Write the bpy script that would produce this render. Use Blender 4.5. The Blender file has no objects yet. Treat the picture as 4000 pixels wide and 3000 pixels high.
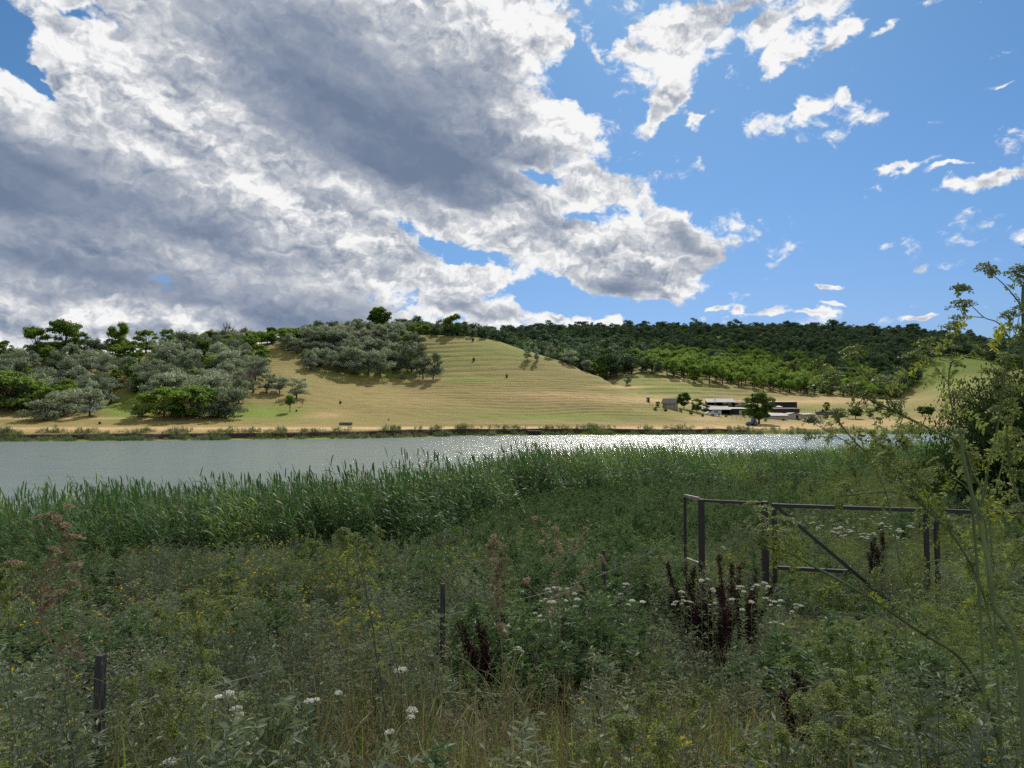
import bpy, bmesh, math, random
import numpy as np
from mathutils import Vector, Matrix, Euler, noise
R = math.radians
scene = bpy.context.scene
COL = scene.collection
# ------------------------------------------------------------------ camera
FPX, PITCH, CAMZ = 2773.0, R(2.416), 6.0
cam_d = bpy.data.cameras.new("camera")
cam = bpy.data.objects.new("camera", cam_d); COL.objects.link(cam)
cam.location = (0, 0, CAMZ); cam.rotation_euler = (R(90) + PITCH, 0, 0)
cam_d.sensor_width = 36.0; cam_d.lens = 36.0 * FPX / 4000.0
cam_d.clip_start = 0.05; cam_d.clip_end = 20000
scene.camera = cam
scene.render.resolution_x, scene.render.resolution_y = 1024, 768
vs = scene.view_settings
vs.view_transform = 'Standard'; vs.look = 'None'; vs.gamma = 1.0; vs.use_curve_mapping = False
vs.exposure = 0.45
cy = scene.cycles
cy.max_bounces = 7; cy.diffuse_bounces = 3; cy.glossy_bounces = 3; cy.transmission_bounces = 4
cy.transparent_max_bounces = 8; cy.use_denoising = False; cy.caustics_reflective = False; cy.caustics_refractive = False
SUN_EL, SUN_AZ = R(43), R(12.0)            # azimuth measured from +Y towards +X
sun_d = bpy.data.lights.new("sun", 'SUN'); sun_d.energy = 5.0; sun_d.angle = R(0.53); sun_d.color = (1.0, 0.93, 0.82)
sun = bpy.data.objects.new("sun", sun_d); COL.objects.link(sun)
SUN_DIR = Vector((math.sin(SUN_AZ) * math.cos(SUN_EL), math.cos(SUN_AZ) * math.cos(SUN_EL), math.sin(SUN_EL)))
sun.rotation_euler = (-SUN_DIR).to_track_quat('-Z', 'Y').to_euler()
sun.location = (0, 0, 60)

def PX(px, py, D):
    """photo pixel + distance along the ground -> world point"""
    c, s = math.cos(PITCH), math.sin(PITCH)
    t = (1500.0 - py) / FPX
    z = D * (t * c + s) / (c - t * s)
    return Vector(((px - 2000.0) / FPX * (D * c + z * s), D, CAMZ + z))

# ------------------------------------------------------------------ node helper
class S:
    """socket wrapper with arithmetic"""
    def __init__(s, nt, k): s.nt, s.k = nt, k
    def _m(s, op, *a, clamp=False):
        n = s.nt.nodes.new('ShaderNodeMath'); n.operation = op; n.use_clamp = clamp
        for i, v in enumerate((s,) + a):
            if isinstance(v, S): s.nt.links.new(v.k, n.inputs[i])
            else: n.inputs[i].default_value = float(v)
        return S(s.nt, n.outputs[0])
    def __add__(s, o): return s._m('ADD', o)
    __radd__ = __add__
    def __sub__(s, o): return s._m('SUBTRACT', o)
    def __rsub__(s, o): return (s * -1.0) + o
    def __mul__(s, o): return s._m('MULTIPLY', o)
    __rmul__ = __mul__
    def __truediv__(s, o): return s._m('DIVIDE', o)
    def madd(s, a, b): return s._m('MULTIPLY_ADD', a, b)
    def max(s, o): return s._m('MAXIMUM', o)
    def min(s, o): return s._m('MINIMUM', o)
    def pow(s, o): return s._m('POWER', o)
    def exp(s): return s._m('EXPONENT')
    def clamp(s): return s._m('ADD', 0.0, clamp=True)
    def sstep(s, a, b):
        n = s.nt.nodes.new('ShaderNodeMapRange'); n.interpolation_type = 'SMOOTHSTEP'
        s.nt.links.new(s.k, n.inputs[0]); n.inputs[1].default_value = a; n.inputs[2].default_value = b
        return S(s.nt, n.outputs[0])
def combine(nt, x, y, z=0.0):
    n = nt.nodes.new('ShaderNodeCombineXYZ')
    for i, v in enumerate((x, y, z)):
        if isinstance(v, S): nt.links.new(v.k, n.inputs[i])
        else: n.inputs[i].default_value = v
    return S(nt, n.outputs[0])
def fbm(nt, vec, scale, detail=6, rough=0.55, lac=2.0, dist=0.0, w=None):
    n = nt.nodes.new('ShaderNodeTexNoise'); n.noise_dimensions = '3D' if w is None else '2D'
    if w is not None:                               # flat noise: the seed shifts the plane
        ad = nt.nodes.new('ShaderNodeVectorMath'); ad.operation = 'ADD'; ad.inputs[1].default_value = (w * 13.7, w * 7.3, 0)
        nt.links.new(vec.k, ad.inputs[0]); vec = S(nt, ad.outputs[0])
    nt.links.new(vec.k if isinstance(vec, S) else vec, n.inputs['Vector'])
    n.inputs['Scale'].default_value = scale; n.inputs['Detail'].default_value = detail
    n.inputs['Roughness'].default_value = rough; n.inputs['Lacunarity'].default_value = lac
    n.inputs['Distortion'].default_value = dist
    return S(nt, n.outputs[0])
def mixc(nt, f, a, b, mode='MIX'):
    n = nt.nodes.new('ShaderNodeMix'); n.data_type = 'RGBA'; n.blend_type = mode
    def put(i, v):
        if isinstance(v, S): nt.links.new(v.k, n.inputs[i])
        elif isinstance(v, (int, float)): n.inputs[i].default_value = v
        else: n.inputs[i].default_value = (*v, 1.0)
    put(0, f); put(6, a); put(7, b)
    return S(nt, n.outputs[2])

# ------------------------------------------------------------------ world: physical sky + procedural cumulus
W = bpy.data.worlds.new("World"); W.use_nodes = True
nt = W.node_tree; nt.nodes.clear()
tc = nt.nodes.new('ShaderNodeTexCoord')
sep = nt.nodes.new('ShaderNodeSeparateXYZ'); nt.links.new(tc.outputs['Generated'], sep.inputs[0])
dx, dy, dz = (S(nt, sep.outputs[i]) for i in range(3))
az = dx._m('ARCTAN2', dy)                       # azimuth, 0 straight ahead
hyp = (dx * dx + dy * dy).pow(0.5).max(0.02)
el = dz._m('ARCTAN2', hyp)                      # elevation
def dirpix(px, py):
    v = PX(px, py, 1.0); h = math.hypot(v.x, v.y)
    return math.atan2(v.x, v.y), math.atan2(v.z - CAMZ, h)
sky = nt.nodes.new('ShaderNodeTexSky'); sky.sky_type = 'NISHITA'; sky.sun_disc = False
sky.sun_elevation = SUN_EL; sky.sun_rotation = SUN_AZ
sky.altitude = 100; sky.air_density = 1.0; sky.dust_density = 0.35; sky.ozone_density = 2.2
skyc = S(nt, sky.outputs[0])
# noise space: az/el with a warp, sheared so that the structure streams down to the right
wv = combine(nt, az, el * 1.35, 0.0)
w1 = fbm(nt, wv, 5.0, 3, 0.5, w=3.1) - 0.5
w2 = fbm(nt, wv, 5.0, 3, 0.5, w=9.7) - 0.5
w3 = fbm(nt, wv, 22.0, 3, 0.6, w=1.7) - 0.5
w4 = fbm(nt, wv, 22.0, 3, 0.6, w=5.2) - 0.5
wa = az + w1 * 0.055 + w3 * 0.034               # warped coordinates for the cloud outlines
we = el + w2 * 0.045 + w4 * 0.026
wvec = combine(nt, wa, we, 0.0)
def blobs(lst):
    """sum of rotated soft ellipses, given as photo pixels, turned into directions"""
    tot = None
    global wvec
    for i, (cx, cyy, rx, ry, rot, wt) in enumerate(lst):
        if tot is not None and i % 5 == 0:          # make the next few wait for this sum (keeps the shader stack small)
            vm = nt.nodes.new('ShaderNodeVectorMath'); vm.operation = 'MULTIPLY_ADD'
            nt.links.new(tot.k, vm.inputs[0]); vm.inputs[1].default_value = (1e-7,) * 3; nt.links.new(wvec.k, vm.inputs[2])
            wvec = S(nt, vm.outputs[0])
        a0, e0 = dirpix(cx, cyy)
        ca = math.cos(a0)
        mp = nt.nodes.new('ShaderNodeMapping'); mp.vector_type = 'TEXTURE'
        nt.links.new(wvec.k, mp.inputs[0])
        mp.inputs[1].default_value = (a0, e0, 0); mp.inputs[2].default_value = (0, 0, R(-rot))
        mp.inputs[3].default_value = (rx / FPX * ca * ca, ry / FPX * ca * math.cos(e0), 1)
        d = nt.nodes.new('ShaderNodeVectorMath'); d.operation = 'DOT_PRODUCT'
        nt.links.new(mp.outputs[0], d.inputs[0]); nt.links.new(mp.outputs[0], d.inputs[1])
        p = nt.nodes.new('ShaderNodeMath'); p.operation = 'POWER'; p.inputs[0].default_value = 0.36788
        nt.links.new(d.outputs['Value'], p.inputs[1])
        tot = S(nt, p.outputs[0])._m('MULTIPLY_ADD', wt, 0.0 if tot is None else tot)
    return tot
cover = blobs([
 (1100,300,850,380,25,1.1),(1950,450,300,190,15,1.0),(2180,480,170,75,10,.75),(1750,640,420,120,8,.7),(2060,110,230,120,0,.85),(1650,60,350,130,0,.8),
 (350,380,330,220,35,.75),(350,900,720,330,10,1.0),(1000,850,380,190,30,.85),(1000,620,460,120,30,.6),(250,1200,900,75,0,.85),(1100,1210,420,90,3,.75),
 (1400,960,300,150,22,.62),(1650,1090,170,90,25,.62),(1950,770,280,85,14,.85),(2050,950,330,75,5,.66),(2250,1010,330,70,8,.50),(2200,870,160,30,10,.30),(1760,900,130,40,15,.35),(2450,900,160,50,5,.5),(1600,1010,200,60,20,.4),
 (2590,860,110,75,25,1.1),(2740,950,150,60,18,1.0),(2430,1090,280,80,5,1.05),(2600,1060,150,60,0,.7),(2380,960,190,50,4,.55),(2370,722,125,62,8,1.25),(1850,1085,120,40,4,1.15),(1960,1225,200,60,12,.85),
 (1760,1190,110,50,20,.6),(2360,1268,100,26,0,.9),(2170,1252,60,16,0,.7),(-250,650,500,650,0,.8),
 (2680,70,240,75,0,.80),(2640,190,85,85,-20,.95),(2780,160,70,40,-20,.6),(2880,10,230,35,0,.5),(2470,205,60,40,10,.7),(3010,140,60,60,0,.75),(3090,210,110,55,-15,.7),(3170,40,290,50,-10,.72),(3290,165,100,34,-33,.85),
 (2330,240,34,80,-10,.72),(2600,375,80,38,-8,.9),(2560,455,75,30,-45,.8),(2670,470,50,26,35,.7),(3150,445,70,36,-12,.98),(3310,385,42,34,0,.62),(3460,125,60,18,-35,.6),
 (3510,655,130,15,-4,.62),(3700,648,90,12,-10,.65),(3850,690,170,28,-10,.72),
 (3230,1112,48,15,8,.9),(3290,1120,26,10,0,.75),(3010,1224,65,14,5,.8),(3170,1222,65,13,-4,.85),(3260,1190,36,10,25,.75),(3590,1238,75,9,0,.85),(2790,1195,48,11,0,.65),(2890,1208,26,14,0,.65),
 (2740,460,80,9,-10,.5),(3900,330,60,10,-15,.45),(2680,1130,60,10,0,.3),(3630,1035,50,30,-20,.42),(3270,20,40,40,0,.4),(3640,15,50,20,10,.5),
 (700,1330,1500,110,0,.75),(2600,-900,1500,260,0,.6),(-2500,600,900,300,0,.8),(6500,700,700,200,0,.6),
])
hole = blobs([(30,110,120,90,0,1.1),(120,310,180,42,30,1.1),(300,60,60,30,0,.6),(2290,300,70,130,-8,.8),(1560,880,140,36,20,.6),(1690,960,60,26,10,.5),(2100,680,140,26,12,.75),(1830,955,90,30,0,.45),(2230,850,130,26,8,.6),
 (1760,1020,120,26,0,.5),(2130,1130,110,60,0,.65),(2530,1010,70,22,0,.4),(2500,830,60,20,0,.3),(1500,1240,160,24,0,.1),(560,470,40,20,0,.3),(1230,770,60,20,30,.3),(2380,1180,200,24,0,.3)])
nv = combine(nt, az, el * 1.5, 0.0)
big = fbm(nt, nv, 9.0, 7, 0.56, dist=0.35, w=2.0)
# the same field a little nearer the sun: its difference models the light falling through the heaps
sdx, sde = 0.006, 0.020
nv2 = combine(nt, az + sdx, (el + sde) * 1.5, 0.0)
big2 = fbm(nt, nv2, 9.0, 7, 0.56, dist=0.35, w=2.0)
streak = fbm(nt, combine(nt, az * 0.8 + el * 1.1, el * 3.2 + az * 1.6, 0.3), 5.0, 6, 0.55, dist=0.4, w=7.0)
def puffs(a, e):
    """rounded heaps: distance to scattered centres, several sizes deep"""
    v = nt.nodes.new('ShaderNodeTexVoronoi'); v.voronoi_dimensions = '2D'; v.feature = 'F1'; v.normalize = True
    v.inputs['Scale'].default_value = 15.0; v.inputs['Detail'].default_value = 3.6; v.inputs['Roughness'].default_value = .58; v.inputs['Lacunarity'].default_value = 2.1
    nt.links.new(combine(nt, a, e, 0.0).k, v.inputs['Vector']); return 1.0 - S(nt, v.outputs['Distance'])
pa, pe = az + w3 * .05 + w1 * .05, (el + w4 * .045) * 1.35
puff = puffs(pa, pe); puff2 = puffs(pa + 0.003, pe + 0.013)
wisp = fbm(nt, nv, 30.0, 6, 0.65, dist=0.8, w=6.0)
cover = cover + el.sstep(.64, 1.0) * .62 + az._m('ABSOLUTE').sstep(1.0, 1.5) * .42      # broken cloud added unseen overhead and behind, brightening and whitening the ambient light
dens = cover.min(1.15) - hole + (big - 0.5) * 1.35 + (streak - 0.5) * 0.5 + (wisp - 0.5) * 0.6 + (puff - 0.62) * 1.25 - 0.33
alpha = dens.sstep(-0.05, 0.30)
dark = blobs([
 (1150,260,640,270,32,.95),(1700,430,380,230,22,.75),(1350,520,330,120,10,.35),(1750,640,340,70,8,.5),(250,780,560,200,14,.85),(900,940,330,110,22,.6),
 (350,1075,800,45,2,.75),(200,1160,420,22,2,.4),(800,1170,420,30,6,.35),(1800,760,200,50,16,.6),(2680,920,120,48,22,.75),(2420,1120,170,34,4,.8),(2140,990,140,30,8,.2),
 (1960,1210,90,34,14,.4),(1300,1250,420,90,0,.75),(1500,1190,160,60,0,.3),(2200,70,60,30,0,.35),(1930,170,60,36,40,.5),(620,330,90,60,20,.4),(-300,800,500,350,0,.8),(1250,750,300,50,14,.3)])
lite = blobs([(350,250,260,120,40,.5),(900,600,560,55,34,.75),(520,520,230,36,28,.8),(330,510,80,70,20,.6),(130,330,230,40,15,.5),(480,600,60,40,0,.8),(100,450,90,120,20,.5),(1350,700,330,45,30,.4),(2150,330,80,160,-25,.6),(2230,500,130,90,0,.5),
 (2080,60,330,110,0,.8),(2370,722,130,70,0,.7),(2660,150,200,130,0,.7),(3100,150,300,130,0,.6),(2250,560,120,130,0,.5),(2330,900,300,60,0,.5),(2560,860,60,50,0,.5),(2000,1180,160,40,0,.5),(2360,1265,120,30,0,.6),(3150,445,80,50,0,.6),(2610,420,120,100,0,.6),(3850,680,160,50,0,.6),(1500,960,260,90,20,.5),(330,1240,330,16,0,.6),(700,1215,130,20,10,.5),(600,1130,300,14,0,.5)])
relief = (big - big2) * 1.7 + (puff - puff2) * 2.1
fine = fbm(nt, nv, 60.0, 4, 0.6, w=4.0) - 0.5
soft = fbm(nt, combine(nt, az * 0.9 + el * 0.8, el * 2.6 + az * 0.5, 0.7), 6.5, 4, 0.5, dist=0.5, w=8.0) - 0.5
thick = dens.sstep(0.06, 0.8)
dk = dark.min(1.1)
shade = dk * 0.74 - lite * 0.40 + thick * 0.36 - relief * (1.0 - dk * 0.78) + soft * (1.15 - dk * 0.25) - (puff - .62) * (1.0 - dk * .55) - fine * (0.22 - dk * 0.16) + 0.06
cr = nt.nodes.new('ShaderNodeValToRGB'); nt.links.new((shade * 0.72 + 0.06).k, cr.inputs[0])
els = cr.color_ramp.elements
els[0].position = 0.0; els[0].color = (.93, .93, .93, 1)
els[1].position = 1.0; els[1].color = (.165, .218, .32, 1)
for p, c in ((.14, (.76, .77, .79)), (.30, (.56, .585, .63)), (.50, (.385, .425, .50)), (.75, (.25, .30, .40))):
    e = els.new(p); e.color = (*c, 1)
cloudc = S(nt, cr.outputs[0])
bg1 = nt.nodes.new('ShaderNodeBackground'); bg1.inputs[1].default_value = 0.073
tr = nt.nodes.new('ShaderNodeValToRGB'); nt.links.new((el * 2.0).clamp().k, tr.inputs[0])
te = tr.color_ramp.elements
te[0].position = 0.0; te[0].color = (.40, .53, .80, 1)
te[1].position = 1.0; te[1].color = (.48, .77, .96, 1)
for p, c in ((.10, (.40, .52, .76)), (.25, (.48, .62, .86)), (.5, (.50, .72, .92))):
    e = te.new(p); e.color = (*c, 1)
gain = mixc(nt, 1.0, skyc, S(nt, tr.outputs[0]), 'MULTIPLY')
nt.links.new(gain.k, bg1.inputs[0])
bg2 = nt.nodes.new('ShaderNodeBackground'); bg2.inputs[1].default_value = 0.73; nt.links.new(cloudc.k, bg2.inputs[0])
above = dz.sstep(0.0, 0.02)
mx = nt.nodes.new('ShaderNodeMixShader'); nt.links.new((alpha * above).k, mx.inputs[0])
nt.links.new(bg1.outputs[0], mx.inputs[1]); nt.links.new(bg2.outputs[0], mx.inputs[2])
wo = nt.nodes.new('ShaderNodeOutputWorld'); nt.links.new(mx.outputs[0], wo.inputs[0])
scene.world = W
W.cycles.sampling_method = 'MANUAL'; W.cycles.sample_map_resolution = 512

# ------------------------------------------------------------------ mesh + material helpers
rng = np.random.default_rng(7)
random.seed(7)
def tag(o, label=None, cat=None, group=None, kind=None):
    for k, v in (('label', label), ('category', cat), ('group', group), ('kind', kind)):
        if v: o[k] = v
    return o
def thing(name, loc, label, cat, group=None, rz=0.0):
    o = bpy.data.objects.new(name, None); COL.objects.link(o)
    o.empty_display_size = 0.2; o.location = loc; o.rotation_euler = (0, 0, rz)
    return tag(o, label, cat, group)
class MB:
    """collects quads; build() links them as ONE mesh object"""
    def __init__(s): s.v, s.f, s.m, s.t, s.n = [], [], [], [], 0
    def raw(s, V, F, mat=0, tint=0.5):
        V = np.asarray(V, float).reshape(-1, 3); F = np.asarray(F, int).reshape(-1, 4)
        s.v.append(V); s.f.append(F + s.n); s.n += len(V)
        s.m.append(np.full(len(F), mat)); s.t.append(np.broadcast_to(np.asarray(tint, float), (len(F),)))
        return s
    def quads(s, P, mat=0, tint=0.5):
        P = np.asarray(P, float); n = len(P)
        return s.raw(P.reshape(-1, 3), np.arange(4 * n).reshape(n, 4), mat, tint)
    def leaves(s, C, D, N, L, Wd, mat=0, tint=0.5, droop=0.0):
        """diamond-ish blades: base C, direction D, normal N, length L, width Wd"""
        C, D, N = (np.asarray(a, float) for a in (C, D, N))
        D = D / (np.linalg.norm(D, axis=1, keepdims=True) + 1e-9)
        B = np.cross(D, N); B /= (np.linalg.norm(B, axis=1, keepdims=True) + 1e-9)
        L = np.broadcast_to(np.asarray(L, float), (len(C),))[:, None]; Wd = np.broadcast_to(np.asarray(Wd, float), (len(C),))[:, None]
        mid = C + D * L * 0.45; tip = C + D * L; tip[:, 2] -= (droop * L[:, 0])
        return s.quads(np.stack([C, mid + B * Wd * .5, tip, mid - B * Wd * .5], 1), mat, tint)
    def ribbons(s, P, Wd, B, mat=0, tint=0.5):
        """P [n,k,3] centre lines, Wd [n,k] widths, B [n,3] side vectors"""
        P = np.asarray(P, float); n, k = P.shape[:2]
        Wd = np.broadcast_to(Wd, (n, k))[..., None]; Bv = B[:, None, :]
        Lf, Rt = P - Bv * Wd * .5, P + Bv * Wd * .5
        V = np.stack([Lf, Rt], 2).reshape(-1, 3)
        b = (np.arange(n) * k * 2)[:, None] + (np.arange(k - 1) * 2)[None]
        F = np.stack([b, b + 1, b + 3, b + 2], -1).reshape(-1, 4)
        t = np.repeat(np.broadcast_to(tint, (n,)), k - 1)
        return s.raw(V, F, mat, t)
    def tube(s, pts, rad, sides=5, mat=0, tint=0.5, cap=True):
        pts = np.asarray([tuple(p) for p in pts], float); k = len(pts)
        rad = np.broadcast_to(np.asarray(rad, float), (k,))
        T = np.gradient(pts, axis=0); T /= (np.linalg.norm(T, axis=1, keepdims=True) + 1e-9)
        ref = np.array([0.3, 0.2, 1.0]) if abs(T[0][2]) < .9 else np.array([1.0, 0.1, 0.0])
        A = np.cross(T, ref); A /= (np.linalg.norm(A, axis=1, keepdims=True) + 1e-9); Bn = np.cross(T, A)
        a = np.linspace(0, 2 * math.pi, sides, endpoint=False)
        V = pts[:, None, :] + rad[:, None, None] * (A[:, None, :] * np.cos(a)[None, :, None] + Bn[:, None, :] * np.sin(a)[None, :, None])
        i = np.arange(k - 1)[:, None] * sides; j = np.arange(sides)[None]; j2 = (j + 1) % sides
        F = np.stack([i + j, i + j2, i + sides + j2, i + sides + j], -1).reshape(-1, 4)
        s.raw(V.reshape(-1, 3), F, mat, tint)
        if cap and sides == 4:
            s.raw(V[-1], [[0, 1, 2, 3]], mat, tint); s.raw(V[0], [[3, 2, 1, 0]], mat, tint)
        elif cap and sides >= 6:
            for e in (0, -1):
                c = pts[e]; R_ = V[e]
                s.quads([[c, R_[q], R_[(q + 1) % sides], R_[(q + 2) % sides]] for q in range(0, sides - 1, 2)], mat, tint)
        return s
    def box(s, x0, x1, y0, y1, z0, z1, mat=0, tint=0.5):
        V = [(x, y, z) for z in (z0, z1) for y in (y0, y1) for x in (x0, x1)]
        return s.raw(V, [[0, 2, 3, 1], [4, 5, 7, 6], [0, 1, 5, 4], [2, 6, 7, 3], [0, 4, 6, 2], [1, 3, 7, 5]], mat, tint)
    def bar(s, a, b, w, h=None, mat=0, tint=0.5):
        """square bar from a to b"""
        h = h or w; a, b = Vector(a), Vector(b); d = (b - a).normalized()
        up = Vector((0, 0, 1)) if abs(d.z) < .9 else Vector((0, 1, 0))
        sd = d.cross(up).normalized(); u = sd.cross(d).normalized()
        V = [p + sd * (i * w / 2) + u * (j * h / 2) for p in (a, b) for i, j in ((-1, -1), (1, -1), (1, 1), (-1, 1))]
        return s.raw([tuple(v) for v in V], [[0, 1, 2, 3], [7, 6, 5, 4], [0, 4, 5, 1], [1, 5, 6, 2], [2, 6, 7, 3], [3, 7, 4, 0]], mat, tint)
    def mesh(s, name, mats, smooth=False):
        V = np.concatenate(s.v); F = np.concatenate(s.f); me = bpy.data.meshes.new(name)
        me.vertices.add(len(V)); me.vertices.foreach_set('co', V.ravel())
        me.loops.add(F.size); me.loops.foreach_set('vertex_index', F.ravel().astype(np.int32))
        me.polygons.add(len(F)); me.polygons.foreach_set('loop_start', np.arange(0, F.size, 4, dtype=np.int32))
        me.polygons.foreach_set('material_index', np.concatenate(s.m).astype(np.int32))
        me.polygons.foreach_set('use_smooth', np.full(len(F), smooth))
        a = me.attributes.new('tint', 'FLOAT', 'FACE'); a.data.foreach_set('value', np.concatenate(s.t).astype(np.float32))
        for m in (mats if isinstance(mats, (list, tuple)) else [mats]): me.materials.append(m)
        me.update(calc_edges=True); return me
    def build(s, name, mats, parent=None, smooth=False, loc=None, col=None):
        o = bpy.data.objects.new(name, s.mesh(name, mats, smooth))
        if col is None: COL.objects.link(o)
        else: col.objects.link(o)
        if parent: o.parent = parent
        if loc is not None: o.location = loc
        return o
def newmat(name):
    m = bpy.data.materials.new(name); m.use_nodes = True; n = m.node_tree; n.nodes.clear()
    out = n.nodes.new('ShaderNodeOutputMaterial'); return m, n, out
def attr(n, name):
    a = n.nodes.new('ShaderNodeAttribute'); a.attribute_name = name; return S(n, a.outputs['Fac'])
def foliage(name, c1, c2, transl=0.35, spec=0.25, rough=0.5, nscale=0.6, tcol=1.3):
    """leaf material: two leaf colours mixed per leaf, per plant and by patches"""
    m, n, out = newmat(name)
    tcx = n.nodes.new('ShaderNodeTexCoord'); oi = n.nodes.new('ShaderNodeObjectInfo')
    geo = n.nodes.new('ShaderNodeNewGeometry')
    f = attr(n, 'tint') * 0.55 + (S(n, oi.outputs['Random']) - 0.35) * 0.75 + (fbm(n, geo.outputs['Position'], nscale, 2) - 0.5) * 1.0
    col = mixc(n, f.clamp(), c1, c2)
    d = n.nodes.new('ShaderNodeBsdfPrincipled'); n.links.new(col.k, d.inputs['Base Color'])
    d.inputs['Roughness'].default_value = rough; d.inputs['Specular IOR Level'].default_value = spec
    if transl:
        t = n.nodes.new('ShaderNodeBsdfTranslucent')
        tc_ = mixc(n, 1.0, col, (tcol, tcol * 1.05, tcol * .55), 'MULTIPLY'); n.links.new(tc_.k, t.inputs[0])
        mx_ = n.nodes.new('ShaderNodeMixShader'); mx_.inputs[0].default_value = transl
        n.links.new(d.outputs[0], mx_.inputs[1]); n.links.new(t.outputs[0], mx_.inputs[2]); n.links.new(mx_.outputs[0], out.inputs[0])
    else: n.links.new(d.outputs[0], out.inputs[0])
    return m
def plain(name, c1, c2=None, rough=0.8, scale=3.0, metal=0.0, bump=0.0, stretch=(1, 1, 1), spec=0.3):
    m, n, out = newmat(name); c2 = c2 or tuple(x * .6 for x in c1)
    tcx = n.nodes.new('ShaderNodeTexCoord'); mp = n.nodes.new('ShaderNodeMapping'); mp.inputs[3].default_value = stretch
    n.links.new(tcx.outputs['Object'], mp.inputs[0])
    nz = fbm(n, S(n, mp.outputs[0]), scale, 5, 0.65)
    col = mixc(n, nz.sstep(.34, .66), c1, c2)
    d = n.nodes.new('ShaderNodeBsdfPrincipled'); n.links.new(col.k, d.inputs['Base Color'])
    d.inputs['Roughness'].default_value = rough; d.inputs['Metallic'].default_value = metal; d.inputs['Specular IOR Level'].default_value = spec
    if bump:
        b = n.nodes.new('ShaderNodeBump'); b.inputs['Strength'].default_value = bump; b.inputs['Distance'].default_value = 0.02
        n.links.new(nz.k, b.inputs['Height']); n.links.new(b.outputs[0], d.inputs['Normal'])
    n.links.new(d.outputs[0], out.inputs[0]); return m

# ------------------------------------------------------------------ terrain: survey of profiles, one per bearing
def pchip(xk, yk, x):
    """monotone cubic; xk [..,k], yk [..,k] (rows may differ), x [..]"""
    h = np.diff(xk, axis=-1); dl = np.diff(yk, axis=-1) / h
    d = np.zeros_like(yk)
    a, b = dl[..., :-1], dl[..., 1:]
    w1, w2 = 2 * h[..., 1:] + h[..., :-1], h[..., 1:] + 2 * h[..., :-1]
    with np.errstate(divide='ignore', invalid='ignore'):
        m = (w1 + w2) / (w1 / a + w2 / b)
    d[..., 1:-1] = np.where(a * b > 0, m, 0.0); d[..., 0] = dl[..., 0]; d[..., -1] = dl[..., -1]
    k = xk.shape[-1]
    i = np.clip((x[..., None] >= xk).sum(-1) - 1, 0, k - 2)
    g = lambda A: np.take_along_axis(np.broadcast_to(A, i.shape + A.shape[-1:]), i[..., None], -1)[..., 0]
    x0, hh, y0, y1, d0, d1 = g(xk), g(h), g(yk), g(yk[..., 1:]), g(d), g(d[..., 1:])
    t = np.clip((x - x0) / hh, 0, 1); t2, t3 = t * t, t * t * t
    return y0 * (2 * t3 - 3 * t2 + 1) + hh * d0 * (t3 - 2 * t2 + t) + y1 * (3 * t2 - 2 * t3) + hh * d1 * (t3 - t2)
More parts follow.
